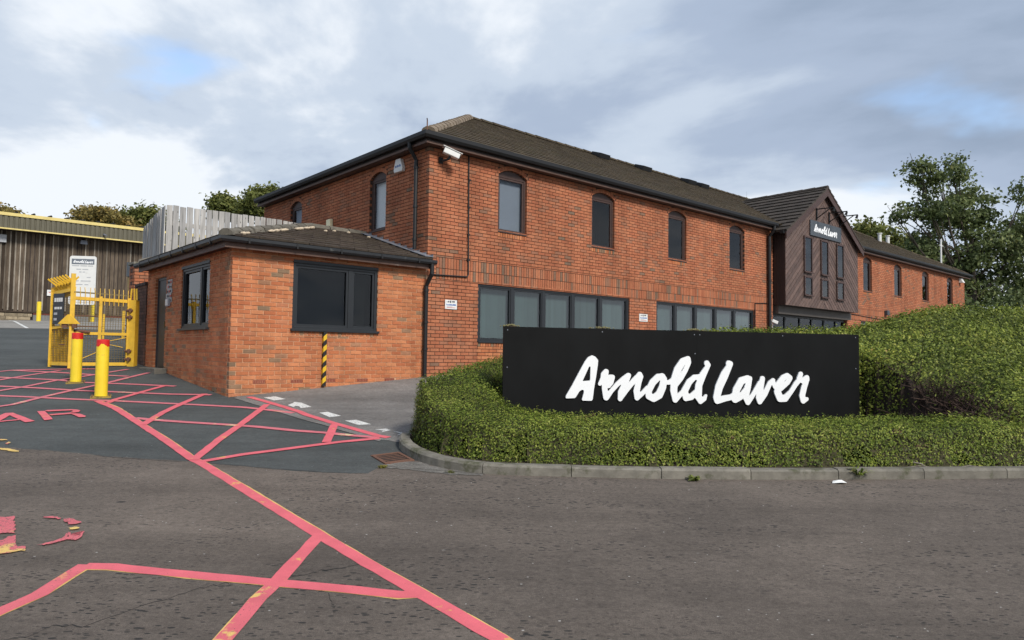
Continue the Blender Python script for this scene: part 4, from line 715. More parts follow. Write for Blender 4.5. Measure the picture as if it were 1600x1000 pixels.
def kiosk_window(wall, a0, a1, z0, z1, mull):
    m = MB(); ring(m, wall, a0, a1, z0, z1, .06, -.12, -.02); wall.box(m, mull-.04, mull+.04, -.115, -.025, z0+.061, z1-.061); w = KIO.part('window', m, ALU, bevel=.004)
    for b0, b1 in ((a0+.061, mull-.041), (mull+.041, a1-.061)):
        m = MB(); ring(m, wall, b0, b1, z0+.061, z1-.061, .042, -.10, -.038); KIO.part('sash', m, ALU, w); m = MB(); wall.box(m, b0+.043, b1-.043, -.078, -.072, z0+.104, z1-.104); KIO.part('pane', m, GLASSK, w)
    m = MB(); wall.box(m, a0-.03, a1+.03, -.018, .05, z0-.03, z0+.012); KIO.part('sill', m, ALU, w, bevel=.004)
    m = MB(); wall.box(m, a0, a1, -.018, .012, z1-.012, z1+.04); KIO.part('head_flashing', m, ALU, w)
    m = MB(); lining(m, wall, a0, a1, z0, z1, .7); KIO.part('room_lining', m, DARK, w)
    a = a0+.1
    while a < a1-.12:
        m = MB(); m.prism([(a, 0), (a+.075, .028), (a+.076, .03), (a, .002)], lambda x, y, zz: wall.p(x, -.33+y, zz), z0+.05, z1-.04); KIO.part('blind_slat', m, BLACK, w); a += .09
kiosk_window(KF, -2.89, -1.16, 2.24, 3.455, -1.74); kiosk_window(KL, 1.10, 2.76, 2.25, 3.445, 1.66)
m = MB(); ring(m, KL, 3.802, 4.618, 1.24, 3.388, .05, -.12, -.05); dr = KIO.part('door', m, GREYDOOR); m = MB(); KL.box(m, 3.853, 4.567, -.105, -.065, 1.46, 3.336); KIO.part('door_leaf', m, GREYDOOR, dr)
m = MB(); KL.box(m, 3.80, 4.66, -.06, .05, 1.40, 1.455); KIO.part('threshold', m, GREYDOOR, dr); m = MB(); KL.box(m, 3.95, 3.97, -.06, -.02, 2.3, 2.44); KIO.part('door_handle', m, STEEL, dr)
m = MB(); KL.box(m, 3.55, 4.75, .0, .24, 1.15, gz(14.75)+.07); KIO.part('door_step', m, KERB, bevel=.012)
kp_ = [(KU, 5.27), (KU, 0), (-.02, 0)]
m = MB(); sweep(m, kp_, [(-.02, 3.602), (.17, 3.602), (.17, 3.618), (-.02, 3.618)]); KIO.part('soffit', m, BROWN)
m = MB(); sweep(m, kp_, [(.171, 3.56), (.195, 3.56), (.195, 3.73), (.171, 3.73)]); KIO.part('fascia', m, SOFFIT)
m = MB(); sweep(m, kp_[:2]+[(.04, 0)], gutter_profile(.197, 3.735, .11, .085)); gut = KIO.part('gutter', m, GUTTER2)
for (fx, n_) in (('f', 5), ('l', 7)):
    for k in range(n_):
        m = MB(); prof_ = [(.306, 3.74), (.306, 3.638), (.421, 3.638), (.421, 3.74)]
        if fx == 'f': a = KU+.15+k*.85; m.box(a, a+.03, -.315, -.194, 3.644, 3.738)
        else: a = .2+k*.76; m.box(KU-.315, KU-.194, a, a+.03, 3.644, 3.738)
        KIO.part('gutter_bracket', m, BLACK, gut)
m = MB(); m.tube([(-.055, -.25, 3.66), (-.055, -.25, 3.46), (-.075, -.085, 3.22), (-.075, -.085, 1.36)], .043, 10); dp = KIO.part('downpipe', m, BLACK); clips(KIO, -.075, -.085, (3.10, 2.45, 1.9), .043, BLACK, dp)
EK, ZK0, ZK1, VK = .215, 3.755, 4.575, 2.53; RK = VK+EK; kl = math.hypot(RK, ZK1-ZK0); kc, ks = RK/kl, (ZK1-ZK0)/kl; kx = KU-EK
m = MB(); A = [(kx, -EK, ZK0), (-.004, -EK, ZK0), (-.004, VK, ZK1), (kx+RK, VK, ZK1), (-.004, VK+RK, ZK0), (kx, VK+RK, ZK0)]
m.add(A, [(0, 1, 2, 3), (5, 0, 3), (3, 2, 4, 5), (0, 5, 4, 1), (1, 4, 2)]); kr = KIO.part('roof', m, TILE2)
tiles(KIO, Slope((0, -EK, ZK0), (1, 0, 0), (0, kc, ks)), kl-.02, lambda u: (kx+u*kc, -.006), .30, .30, TILE2, 170, .03, kr)
tiles(KIO, Slope((kx, 0, ZK0), (0, 1, 0), (kc, 0, ks)), kl-.02, lambda u: (-EK+u*kc, VK+RK-u*kc), .30, .30, TILE2, 40, .03, kr)
ridge_run(KIO, (kx+.02, -EK+.02, ZK0+.055), (kx+RK, VK, ZK1+.05), RIDGE2, parent=kr, r=.11); ridge_run(KIO, (kx+RK, VK, ZK1+.05), (-.02, VK, ZK1+.05), RIDGE2, parent=kr, r=.10); ridge_run(KIO, (kx+.05, VK+RK-.05, ZK0+.05), (kx+RK, VK, ZK1+.05), RIDGE2, parent=kr, r=.10)
CRUMB = simple('crumbled_mortar', (.55, .45, .33), .95, .2, 30, bump=.6)
def crumb(a, u, n):
    m = MB()
    for _ in range(n):
        p = Vector((kx+a*.7, -EK, ZK0))+Vector((0, kc, ks))*u+Vector((random.uniform(-.12, .12), random.uniform(-.06, .06), .055)); m.sphere(p, random.uniform(.025, .05), 6, 4, .55)
    KIO.part('loose_mortar', m, CRUMB, kr)
for f_ in (.08, .36, .42, .48, .54, .70, .76, .82, .88):
    m = MB(); p = Vector((kx, -EK, ZK0)).lerp(Vector((kx+RK, VK, ZK1)), f_)
    for _ in range(5): q = p+Vector((.17, -.12, .02))+Vector((1, 1, .28))*random.uniform(-.09, .09); m.sphere(q, random.uniform(.03, .055), 6, 4, .6)
    KIO.part('loose_mortar', m, CRUMB, kr)
for a_, u_ in ((-1.0, 2.5), (-.6, 2.6), (-1.3, 2.3), (-.3, 2.2)):
    m = MB(); m.sphere(Vector((a_, -EK+u_*kc, ZK0+u_*ks+.04)), .045, 6, 4, .6); KIO.part('loose_mortar', m, CRUMB, kr)
n_ = 11
for k in range(n_):
    y0_, y1_ = -EK+RK*k/n_+.002, -EK+RK*(k+1)/n_+.012; zf = lambda y: ZK0+(y+EK)*ks/kc
    m = MB(); m.hexa([(-.20, y0_, zf(y0_)+.05), (-.018, y0_, zf(y0_)+.055), (-.018, y1_, zf(y1_)+.052), (-.20, y1_, zf(y1_)+.047), (-.20, y0_, zf(y0_)+.062), (-.018, y0_, zf(y0_)+.068), (-.018, y1_, zf(y1_)+.064), (-.20, y1_, zf(y1_)+.058)])
    m.box(-.017, -.006, y0_, y1_, zf(y0_)+.045, zf(y0_)+.105); KIO.part('lead_flashing', m, LEAD, kr)
# ================================================================ things on the walls
def wall_sign(name, wall, a0, a1, z0, z1, label, cat, rows, frame=BF, group=None, mat=WHITE, d=.004):
    t = Thing(name, label, cat, wall.p((a0+a1)/2, 0, z0), frame, group); m = MB(); wall.box(m, a0, a1, d, d+.012, z0, z1); p = t.part('plate', m, mat, bevel=.002); W_, H_ = a1-a0, z1-z0
    for i, (x0, x1, y0, y1, mt) in enumerate(rows): m = MB(); wall.box(m, a0+x0*W_, a0+x1*W_, d+.0125, d+.0145, z0+y0*H_, z0+y1*H_); t.part('print_line', m, mt)
    return t
rw = [(.24, .34, .72, .88, PRINT), (.40, .50, .68, .92, PRINT), (.58, .66, .74, .90, PRINT), (.68, .80, .74, .90, PRINT), (.12, .2, .72, .86, PRINTG), (.10, .92, .40, .46, PRINTB), (.10, .16, .46, .56, PRINTB), (.20, .30, .46, .52, PRINTB), (.34, .58, .46, .54, PRINTB), (.62, .9, .46, .56, PRINTB), (.12, .6, .26, .30, PRINTG), (.12, .86, .14, .19, PRINTR)]
wall_sign('wall_sign', F, .46, .77, 2.78, 2.975, 'small white notice on red brick beside the kiosk downpipe', 'wall sign', rw)
wall_sign('wall_sign', F, 6.95, 7.31, 2.78, 2.985, 'small white notice on the brick pier between the two long ground floor windows', 'wall sign', rw)
t = Thing('notice_sheet', 'ragged white printed notice right of the dark gatehouse door', 'notice', KL.p(3.56, 0, 2.9), BF); m = MB()
for k, (b0, b1) in enumerate(((3.36, 3.68), (3.38, 3.74), (3.34, 3.70), (3.40, 3.76), (3.35, 3.74))): KL.box(m, b0, b1, .004+k*.001, .009+k*.001, 3.28-k*.095-.08, 3.28-k*.095+.012)
t.part('sheet', m, simple('weathered_paper', (.42, .40, .38), .8, .3, 12))
for k in range(5):
    for j in range(3): m = MB(); a = 3.40+j*.1+random.uniform(-.01, .01); KL.box(m, a, a+random.uniform(.05, .085), .0145, .0155, 3.235-k*.095-.02, 3.235-k*.095+random.uniform(.015, .03)); t.part('print_line', m, PRINT if (k+j) % 3 else PRINTR)
t = Thing('keypad', 'small grey entry keypad box below the ragged notice by the door', 'keypad', KL.p(3.56, 0, 2.7), BF); m = MB(); KL.box(m, 3.46, 3.66, .003, .05, 2.74, 2.90); t.part('case', m, PRINTG, bevel=.006); m = MB(); KL.box(m, 3.48, 3.64, .051, .056, 2.76, 2.88); t.part('face_plate', m, WHITE)
# alarm box
t = Thing('alarm_box', 'white tapered burglar alarm box under the eaves by the corner downpipe', 'alarm box', Lw.p(1.07, 0, 5.74), BF)
m = MB(); ao = [(.93, 5.80), (1.24, 5.80), (1.265, 5.86), (1.19, 6.09), (1.0, 6.09), (.905, 5.86)]; m.prism(ao, lambda a, b, d: Lw.p(a, d, b), .004, .085); t.part('case', m, WHITE, bevel=.008)
m = MB()
for k, (b0, b1) in enumerate(((1.20, 1.17), (1.155, 1.14), (1.125, 1.095), (1.08, 1.05), (1.035, 1.0), (.985, .96))): Lw.box(m, b1, b0, .086, .088, 5.905, 5.955-(k % 2)*.012)
t.part('lettering', m, PRINTB)
solo('vent_box', (lambda m: (Lw.box(m, 4.22, 4.42, .004, .10, 5.0, 5.19), m)[1])(MB()), CREAM, 'cream box fitting low on the shaded brick wall above the kiosk roof', 'box fitting', Lw.p(4.3, 0, 5.0), BF, bevel=.012)  # pale vent box fixed to the wall; gives no light
m = MB(); m.add([F.p(33.55, .004, 5.88), F.p(33.86, .004, 5.88), F.p(33.86, .22, 5.88), F.p(33.55, .22, 5.88), F.p(33.58, .004, 6.14), F.p(33.83, .004, 6.14), F.p(33.80, .10, 6.14), F.p(33.6, .10, 6.14)], [(0, 1, 2, 3), (4, 5, 6, 7), (0, 1, 5, 4), (1, 2, 6, 5), (2, 3, 7, 6), (3, 0, 4, 7)]); solo('flood_light', m, WHITE, 'white wall light high at the far right end of the office', 'wall light', F.p(33.7, 0, 5.88), BF, bevel=.01)
# CCTV camera at the corner
t = Thing('security_camera', 'white box security camera on a bracket at the office corner', 'security camera', F.p(.30, 0, 5.86), BF)
m = MB(); F.box(m, .23, .33, .004, .03, 5.84, 5.97); m.bar(F.p(.28, .03, 5.88), F.p(.34, .22, 5.905), .035); m.bar(F.p(.34, .22, 5.90), F.p(.36, .24, 5.99), .045); t.part('bracket', m, BLACK)
c0, c1 = Vector(F.p(.22, .20, 6.075)), Vector(F.p(.52, .34, 5.955)); dd = (c1-c0).normalized(); m = MB(); m.bar(c0, c1, .135, .115); t.part('housing', m, WHITE, bevel=.012)
m = MB(); m.bar(c0-dd*.02+Vector((0, 0, .075)), c1+dd*.06+Vector((0, 0, .075)), .165, .014); t.part('sunshield', m, WHITE, bevel=.003); m = MB(); m.bar(c1+dd*.002, c1+dd*.012, .10, .085); t.part('lens_window', m, PIT)
# striped pipe guard below the kiosk window
t = Thing('pipe_guard', 'black and yellow striped pipe guard below the gatehouse front window', 'pipe guard', KF.p(-2.27, 0, 1.2), BF); m = MB(); KF.box(m, -2.305, -2.238, .006, .07, 1.21, 2.205); t.part('striped_casing', m, STRIPE, bevel=.004); m = MB(); m.tube([KF.p(-2.272, .045, 2.2051), KF.p(-2.272, .045, 2.222)], .03, 10); t.part('pipe_end', m, BLACK)
t = Thing('entrance_lamp', 'small white camera fitting left of the porch entrance', 'lamp', F.p(13.98, 0, 2.9), BF); m = MB(); F.box(m, 13.96, 14.03, .003, .06, 2.98, 3.12); t.part('bracket', m, WHITE); m = MB(); m.bar(F.p(13.98, .07, 3.09), F.p(14.12, .20, 3.01), .11, .10); t.part('housing', m, WHITE, bevel=.01); m = MB(); F.box(m, 14.03, 14.07, .02, .06, 2.6, 2.979); t.part('stem', m, WHITE)
m = MB(); F.box(m, 23.7, 23.95, .004, .14, 3.72, 3.93); solo('vent_cowl', m, SLATE, 'small dark vent cowl low on the far brick wing', 'vent', F.p(23.8, 0, 3.72), BF, bevel=.02)

# ---------------------------------------------------------------- brush lettering from strokes (white shapes with real thickness)
def field(strokes, poly, X, Y):
    D = np.full(X.shape, 9.0)
    for st in strokes:
        for (x0, y0, r0), (x1, y1, r1) in zip(st, st[1:]):
            dx_, dy_ = x1-x0, y1-y0; L2 = dx_*dx_+dy_*dy_+1e-12; t = np.clip(((X-x0)*dx_+(Y-y0)*dy_)/L2, 0, 1)
            D = np.minimum(D, np.hypot(X-x0-t*dx_, Y-y0-t*dy_)-(r0+(r1-r0)*t))
    def pd(P):
        d = np.full(X.shape, 9.0); ins = np.zeros(X.shape, bool)
        for (x0, y0), (x1, y1) in zip(P, P[1:]+P[:1]):
            dx_, dy_ = x1-x0, y1-y0; t = np.clip(((X-x0)*dx_+(Y-y0)*dy_)/(dx_*dx_+dy_*dy_+1e-12), 0, 1); d = np.minimum(d, np.hypot(X-x0-t*dx_, Y-y0-t*dy_))
            cnd = ((y0 > Y) != (y1 > Y)) & (X < (x1-x0)*(Y-y0)/(y1-y0+1e-12)+x0); ins ^= cnd
        return np.where(ins, -d, d)
    if poly: D = np.minimum(D, np.maximum(pd(poly[0]), -pd(poly[1])))
    return D
def lettering(strokes, poly, cell):
    pts = [(p[0], p[1]) for s in strokes for p in s]+([tuple(p) for p in poly[0]] if poly else []); xs, ys = zip(*pts)
    X, Y = np.meshgrid(np.arange(min(xs)-.1, max(xs)+.1, cell), np.arange(min(ys)-.1, max(ys)+.1, cell)); D = field(strokes, poly, X, Y)
    polys, edges = [], []
    for j in range(D.shape[0]-1):
        row = D[j:j+2]
        for i in np.nonzero((row[0, :-1] < 0) | (row[0, 1:] < 0) | (row[1, :-1] < 0) | (row[1, 1:] < 0))[0]:
            cs_ = [(i, j), (i+1, j), (i+1, j+1), (i, j+1)]; v = [D[b, a] for a, b in cs_]; P, tg = [], []
            for k in range(4):
                a, b = cs_[k], cs_[(k+1) % 4]; va, vb = v[k], v[(k+1) % 4]; pa, pb = (X[a[1], a[0]], Y[a[1], a[0]]), (X[b[1], b[0]], Y[b[1], b[0]])
                if va < 0: P.append(pa); tg.append(0)
                if (va < 0) != (vb < 0): q = va/(va-vb); P.append((pa[0]+(pb[0]-pa[0])*q, pa[1]+(pb[1]-pa[1])*q)); tg.append(1)
            if len(P) > 2:
                polys.append(P)
                for k in range(len(P)):
                    if tg[k] and tg[(k+1) % len(P)]: edges.append((P[k], P[(k+1) % len(P)]))
    return polys, edges
def letter_mesh(mb, shape, fn, d0, d1, k=1.0, ox=0, oy=0):
    polys, edges = shape; idx = {}; vs, fs = [], []
    def vid(p):
        key = (round(p[0], 5), round(p[1], 5))
        if key not in idx: idx[key] = len(vs); vs.append(fn(ox+p[0]*k, oy+p[1]*k, d1))
        return idx[key]
    for P in polys:
        q = [vid(p) for p in P]; q = [a for i, a in enumerate(q) if a != q[i-1]]
        if len(q) > 2: fs.append(tuple(q))
    for a, b in edges:
        n = len(vs); vs += [fn(ox+p[0]*k, oy+p[1]*k, dd_) for p, dd_ in ((a, d0), (b, d0), (b, d1), (a, d1))]; fs.append((n, n+1, n+2, n+3))
    return mb.add(vs, fs, .5)
SHAPES = {'A': lettering([], (A_OUT, A_HOLE), .011), 'rnold': lettering(STROKES['rnold'], None, .011), 'Laver': lettering(STROKES['Laver'], None, .011)}
SMALL = {'A': lettering([], (A_OUT, A_HOLE), .03), 'rnold': lettering(STROKES['rnold'], None, .03), 'Laver': lettering(STROKES['Laver'], None, .03)}
LX0 = min(p[0] for p in A_OUT); LX1 = max(p[0] for s in STROKES['Laver'] for p in s); LY0 = min(p[1] for s in STROKES['Laver'] for p in s); LY1 = max(p[1] for p in A_OUT); LMX, LMY = (LX0+LX1)/2, (LY0+LY1)/2
# the long black sign
_dx, _dy = SIGN_B[0]-SIGN_A[0], SIGN_B[1]-SIGN_A[1]; SLEN = math.hypot(_dx, _dy); SF = Frame(SIGN_A[0], SIGN_A[1], math.atan2(_dy, _dx)); ZTOP = SIGN_A[2]
SG = Thing('black_sign', 'long low black sign with white brush lettering behind the clipped hedge', 'sign', (SLEN/2, 0, .9), SF)
JN = 2.64
for a, b in ((0, JN-.0008), (JN+.0008, SLEN)): m = MB(); m.box(a, b, 0, .035, .88, ZTOP); SG.part('panel', m, SIGNBLK)
for k in ('A', 'rnold', 'Laver'): m = MB(); letter_mesh(m, SHAPES[k], lambda a, b, d: (a, -d, ZTOP+b), .001, .022); SG.part('lettering', m, LETTER)
for x, z in ((SLEN-.06, ZTOP-.04), (SLEN-.06, ZTOP-.48), (.05, ZTOP-.04), (.05, ZTOP-.5), (JN-.04, ZTOP-.05), (JN+.04, ZTOP-.05), (JN-.03, ZTOP-.3), (SLEN/4, ZTOP-.04), (SLEN*.76, ZTOP-.04)): m = MB(); m.tube([(x, 0, z), (x, -.005, z)], .007, 8); SG.part('fixing_screw', m, LEAD)
for x in (.12, 1.32, JN, 4.0, SLEN-.2): m = MB(); m.box(x-.05, x+.05, .036, .14, .7, ZTOP+.006); SG.part('post', m, BROWN)
MOSS = simple('moss', (.20, .18, .085), 1, .5, 60, bump=.6)
for x, w in ((.12, .13), (1.32, .17), (JN, .15)):
    m = MB()
    for _ in range(70): q_ = random.gauss(0, .42); m.sphere((x+max(-1, min(1, q_))*w, random.uniform(.02, .13), ZTOP+.010+.02*max(0, 1-abs(q_))*random.random()), random.uniform(.006, .016), 5, 4, .8)
    SG.part('mossy_cap', m, MOSS)
# sign on the porch gable and its three lamps
GW = lambda a, b, d: (a, PV-.02-d, b)
t = Thing('gable_sign', 'dark grey panel with white brush lettering on the timber gable', 'sign', (17.1, PV-.02, 6.2), BF)
m = MB(); m.box(15.92, 18.40, PV-.05, PV-.012, 6.19, 6.74); t.part('panel', m, SLATE, bevel=.004)
kk = 1.84/(LX1-LX0)
for k in ('A', 'rnold', 'Laver'): m = MB(); letter_mesh(m, SMALL[k], GW, .031, .042, kk, 17.08-LMX*kk, 6.475-LMY*kk*1.0); t.part('lettering', m, LETTER)
for i, (u, lab) in enumerate(((16.45, 'black bracket lamp above the left end of the gable sign'), (17.45, 'black bracket lamp above the middle of the gable sign'), (18.35, 'black bracket lamp sticking out past the right verge of the gable'))):
    z1 = 7.18; t = Thing('bracket_lamp', lab, 'lamp', (u, PV, 6.85), BF, 'lamps on brackets over the gable sign')
    m = MB(); m.box(u-.03, u+.03, PV-.045, PV-.003, 6.80, 7.22); t.part('wall_plate', m, BLACK); m = MB(); m.bar((u, PV-.045, z1), (u, PV-.68, z1-.02), .035); m.bar((u, PV-.046, 6.86), (u, PV-.52, z1-.03), .028); t.part('arm', m, BLACK)
    m = MB(); m.tube([(u, PV-.67, z1-.03), (u, PV-.62, z1-.15)], [.03, .05], 10); t.part('lamp_head', m, BLACK)

# ================================================================ yard wall, pier, grey fence
YW = Thing('yard_wall', 'shaded brick yard wall running back from the gatehouse door end', 'brick wall', (KU, 5.4, 1.45), BF)
YL = Wall((KU-.02, 0), (0, 1), (-1, 0)); bk = Bricks(); lay(bk, YL, KD+.02, 6.30, .9, 3.29, [], .1, 0, 7.7); YE = Wall((KU-.02, 6.75), (1, 0), (0, 1)); build_bricks(YW, bk, [simple('shade_dark_brick', (.15, .075, .052), .9, .35, 5, tonevar=.35, dirt=(.06, .045, .038)), BRICK2], 120)  # shade on this face is put into the darker brick colour
m = MB(); m.box(KU-.013, KU+.18, KD+.02, 6.30, .9, 3.285); YW.part('mortar', m, MORTAR)
for k in range(4): m = MB(); m.box(KU-.05, KU+.21, KD+.03+k*.235, KD+.255+k*.235, 3.292, 3.36); YW.part('coping_brick', m, simple('shade_dark_coping', (.06, .04, .034), .9, .3, 6, tonevar=.3), bevel=.004)  # coping darkened along with the wall's painted shade
PIER = Thing('brick_pier', 'square red brick pier ending the yard wall beside the gate hinge post', 'brick pier', (-3.8, 6.5, 1.5), BF); bk = Bricks()
Pl = Wall((KU-.04, 6.31), (0, 1), (-1, 0)); Pf = Wall((KU-.04, 6.31), (1, 0), (0, -1)); lay(bk, Pf, 0, .45, 3.36, 3.85, [], 0, 0, 3); lay(bk, Pl, .105, .47, .9, 3.85, [], .05, 0, 3); lay(bk, Pl, 0, .10, .9, 3.35, [], .05, 0, 3); build_bricks(PIER, bk, [BRICK, BRICK2], 120)
m = MB(); m.box(KU-.029, KU+.40, 6.321, 6.775, .9, 3.845); PIER.part('mortar', m, MORTAR); m = MB(); m.box(KU-.07, KU+.45, 6.28, 6.81, 3.852, 3.91); PIER.part('pier_cap', m, KERB, bevel=.01)
FZ = 5.20; FU = -3.58; FV = 5.50
FEN = Thing('timber_fence', 'tall weathered grey board fence standing behind the gatehouse roof', 'fence', (FU, FV, 1.6), BF)
a = FU+.012; k = 0
while a < -.12:
    w = random.uniform(.118, .132); m = MB(); zt = FZ+.02+random.uniform(-.012, .02)-.0; tl = random.uniform(-.006, .006)
    m.hexa([(a, FV-.011, 3.3), (a+w, FV-.011, 3.3), (a+w, FV+.011, 3.3), (a, FV+.011, 3.3), (a+tl, FV-.011, zt), (a+w+tl, FV-.011, zt+random.uniform(-.008, .008)), (a+w+tl, FV+.011, zt), (a+tl, FV+.011, zt)]); FEN.part('board', m, WOODG); a += w+random.uniform(.014, .03); k += 1
q0, q1 = Vector((FU-.02, FV+.01, 0)), Vector((-3.10, 9.5, 0)); dq = (q1-q0).normalized(); nq = Vector((dq.y, -dq.x, 0)); a = 0; Lq = (q1-q0).length
while a < Lq-.15:
    w = random.uniform(.135, .15); m = MB(); off_ = random.choice((.0, .024)); zt = FZ+random.uniform(-.012, .015); b0, b1 = q0+dq*a-nq*off_, q0+dq*(a+w)-nq*off_; h = nq*.011
    m.hexa([(*(b0-h).xy, 2.1), (*(b1-h).xy, 2.1), (*(b1+h).xy, 2.1), (*(b0+h).xy, 2.1), (*(b0-h).xy, zt), (*(b1-h).xy, zt), (*(b1+h).xy, zt), (*(b0+h).xy, zt)]); FEN.part('board', m, WOODG); a += w+random.uniform(.002, .012)
for z in (3.7, 4.75): m = MB(); m.box(FU+.05, -.15, FV+.0115, FV+.06, z, z+.09); FEN.part('rail', m, WOODG); m = MB(); m.bar(q0+nq*.06+Vector((.05, .1, z)), q1+nq*.06+Vector((0, 0, z)), .05, .09); FEN.part('rail', m, WOODG)
for a in (FU+.12, FU+1.7, -.4): m = MB(); m.box(a, a+.1, FV+.061, FV+.16, 1.5, FZ-.1); FEN.part('post', m, WOODG)

PLATE = simple('scuffed_yellow_plate', (.30, .20, .04), .7, .4, 14, dirt=(.06, .05, .04), dthr=.5)
# ================================================================ bollards
for nm, (x, y, h, r), lab in (('a', (-6.78, 11.62, .955, .0955), 'yellow bollard with chipped red top nearest the gatehouse'), ('b', (-8.12, 13.09, .93, .093), 'yellow bollard with red top further back in front of the gate')):
    z = gz(y); t = Thing('bollard', lab, 'bollard', (x, y, z), WF, 'red topped yellow bollards before the gate'); m = MB(); hb = h-.115
    m.tube([(x, y, z+.02), (x, y, z+hb)], r, 24); t.part('post', m, YEL, smooth=False); m = MB()
    n = 32; ring_ = []; chip = [(.0 if nm == 'b' else (.045 if 20 <= j <= 22 else (.018 if j in (19, 23, 24) else 0)))+.004*math.sin(j*1.7) for j in range(n)]
    vs = []
    for j in range(n): an = 2*math.pi*j/n+1.05; vs.append((x+math.cos(an)*(r+.001), y+math.sin(an)*(r+.001), z+hb-.002+chip[j]))
    for j in range(n): an = 2*math.pi*j/n+1.05; vs.append((x+math.cos(an)*(r+.001), y+math.sin(an)*(r+.001), z+h-.012))
    for j in range(n): an = 2*math.pi*j/n+1.05; vs.append((x+math.cos(an)*(r-.012), y+math.sin(an)*(r-.012), z+h))
    m.add(vs, [(j, (j+1) % n, n+(j+1) % n, n+j) for j in range(n)]+[(n+j, n+(j+1) % n, 2*n+(j+1) % n, 2*n+j) for j in range(n)]+[tuple(range(2*n, 3*n))]); t.part('red_band', m, RED)
    m = MB(); m.tube([(x, y, z+hb), (x, y, z+h-.016)], r-.0005, 24); t.part('core_tube', m, YEL)
    m = MB(); c_, s_ = math.cos(.5), math.sin(.5); m.hexa([(x+(p*c_-q*s_), y+(p*s_+q*c_), gz(y+(p*s_+q*c_))+e) for e in (-.02, .022) for p, q in ((-.15, -.12), (.15, -.12), (.15, .12), (-.15, .12))]); t.part('base_plate', m, PLATE)
    for p, q in ((-.125, -.095), (.125, -.095), (.125, .095), (-.125, .095)): px_, py_ = x+(p*c_-q*s_), y+(p*s_+q*c_); m = MB(); m.tube([(px_, py_, gz(py_)+.0225), (px_, py_, gz(py_)+.04)], .014, 6); t.part('bolt', m, RUST)
for x, y, h, lab in ((-26.92, 39.75, 1.1, 'plain yellow bollard against the timber warehouse left of the gate'), (-23.6, 39.3, 1.02, 'plain yellow bollard by the timber warehouse seen through the gate mesh')):
    z = gz(y); t = Thing('bollard', lab, 'bollard', (x, y, z), WF, 'plain yellow bollards by the warehouse'); m = MB(); m.tube([(x, y, z-.02), (x, y, z+h)], .115, 16); t.part('post', m, YEL); m = MB(); m.tube([(x, y, z+h+.001), (x, y, z+h+.02)], [.11, .06], 16); t.part('top_cap', m, YEL)

# ================================================================ the folding yellow gate
GN, GL_, GH = (-9.37, 14.88), (-10.02, 15.22), (-8.52, 15.56)      # near post, far post of the folded leaf, hinge side
GATE = Thing('yellow_gate', 'yellow folding steel yard gate with wire mesh and splayed spikes', 'gate', (-9.3, 15.2, gz(15.2)), WF)
def gp(a, b, t, z, o=0):
    d = Vector((b[0]-a[0], b[1]-a[1])); L = d.length; n = Vector((d.y, -d.x))/L; return Vector((a[0]+d.x*t+n.x*o, a[1]+d.y*t+n.y*o, z))
zb = gz(15.2)+.05
def leaf(a, b, zt_a, zt_b, zm_a, zm_b, nm, wcell, t_in, spike_h, nsp, fan):
    m = MB(); m.bar(gp(a, b, 0, zb+.03), gp(a, b, 1, zb+.03), .05, .07); lf = GATE.part('bottom_rail', m, YEL2)
    m = MB(); m.bar(gp(a, b, 0, zt_a), gp(a, b, 1, zt_b), .05, .07); GATE.part('top_rail', m, YEL2); m = MB(); m.bar(gp(a, b, 0, zm_a), gp(a, b, 1, zm_b), .05, .06); GATE.part('middle_rail', m, YEL2)
    for t in nm: m = MB(); m.bar(gp(a, b, t, zb-.0), gp(a, b, t, zt_a+(zt_b-zt_a)*t+.07), .075, .06, up=(b[0]-a[0], b[1]-a[1], 0)); GATE.part('stile', m, YEL2)
    m = MB(); L = (Vector(b)-Vector(a)).length; n = int(L/wcell)
    for i in range(1, n): t = i/n; m.bar(gp(a, b, t, zb+.05, -.012), gp(a, b, t, zt_a+(zt_b-zt_a)*t-.03, -.012), .006)
    for i in range(1, int((zt_a-zb)/wcell)): z = zb+.05+i*wcell; m.bar(gp(a, b, .01, z, -.018), gp(a, b, .99, min(z, zt_b-.04), -.018), .006)
    GATE.part('wire_mesh', m, STEEL, kind='stuff')
    for i in range(nsp):
        t = (i+.5)/nsp; z = zt_a+(zt_b-zt_a)*t; m = MB(); o = fan*(1 if i % 2 else -1); tip = gp(a, b, t+random.uniform(-.01, .01), z+spike_h, o)
        m.bar(gp(a, b, t, z-.12, .032), gp(a, b, t, z+spike_h*.55, .032), .045, .012, up=(b[0]-a[0], b[1]-a[1], 0)); m.bar(gp(a, b, t, z+spike_h*.55, .032), tip, .035, .01, up=(b[0]-a[0], b[1]-a[1], 0)); GATE.part('spike', m, YEL2)
    m = MB(); m.bar(gp(a, b, .02, zt_a+spike_h*.52, .045), gp(a, b, .98, zt_b+spike_h*.52, .045), .012, .03); GATE.part('spike_strap', m, STEEL)
leaf(GN, GH, 2.92, 2.90, 2.17, 2.17, (.48, .985), .05, 0, .24, 12, .02)
leaf(GN, GL_, 3.10, 3.02, 2.33, 2.28, (.97,), .05, 0, .30, 14, .16)
m = MB(); m.bar((*GN, zb-.06), (*GN, 3.44), .085, .085, up=(.8, .6, 0)); GATE.part('meeting_post', m, YEL2); m = MB(); m.bar((*GL_, zb-.04), (*GL_, 3.16), .09, .07, up=(.8, .6, 0)); GATE.part('outer_stile', m, YEL2)
for i in range(5): t = .12+i*.17; m = MB(); m.bar(gp(GN, GL_, t, zb+.05, .03), gp(GN, GL_, t, 2.27, .03), .07, .014, up=(-.6, .35, 0)); GATE.part('lower_pale', m, YEL2)
PH = (-8.44, 15.60); m = MB(); m.box(PH[0]-.075, PH[0]+.075, PH[1]-.08, PH[1]+.08, gz(15.6)-.05, 2.93); hp = GATE.part('hinge_post', m, YEL2, bevel=.006)
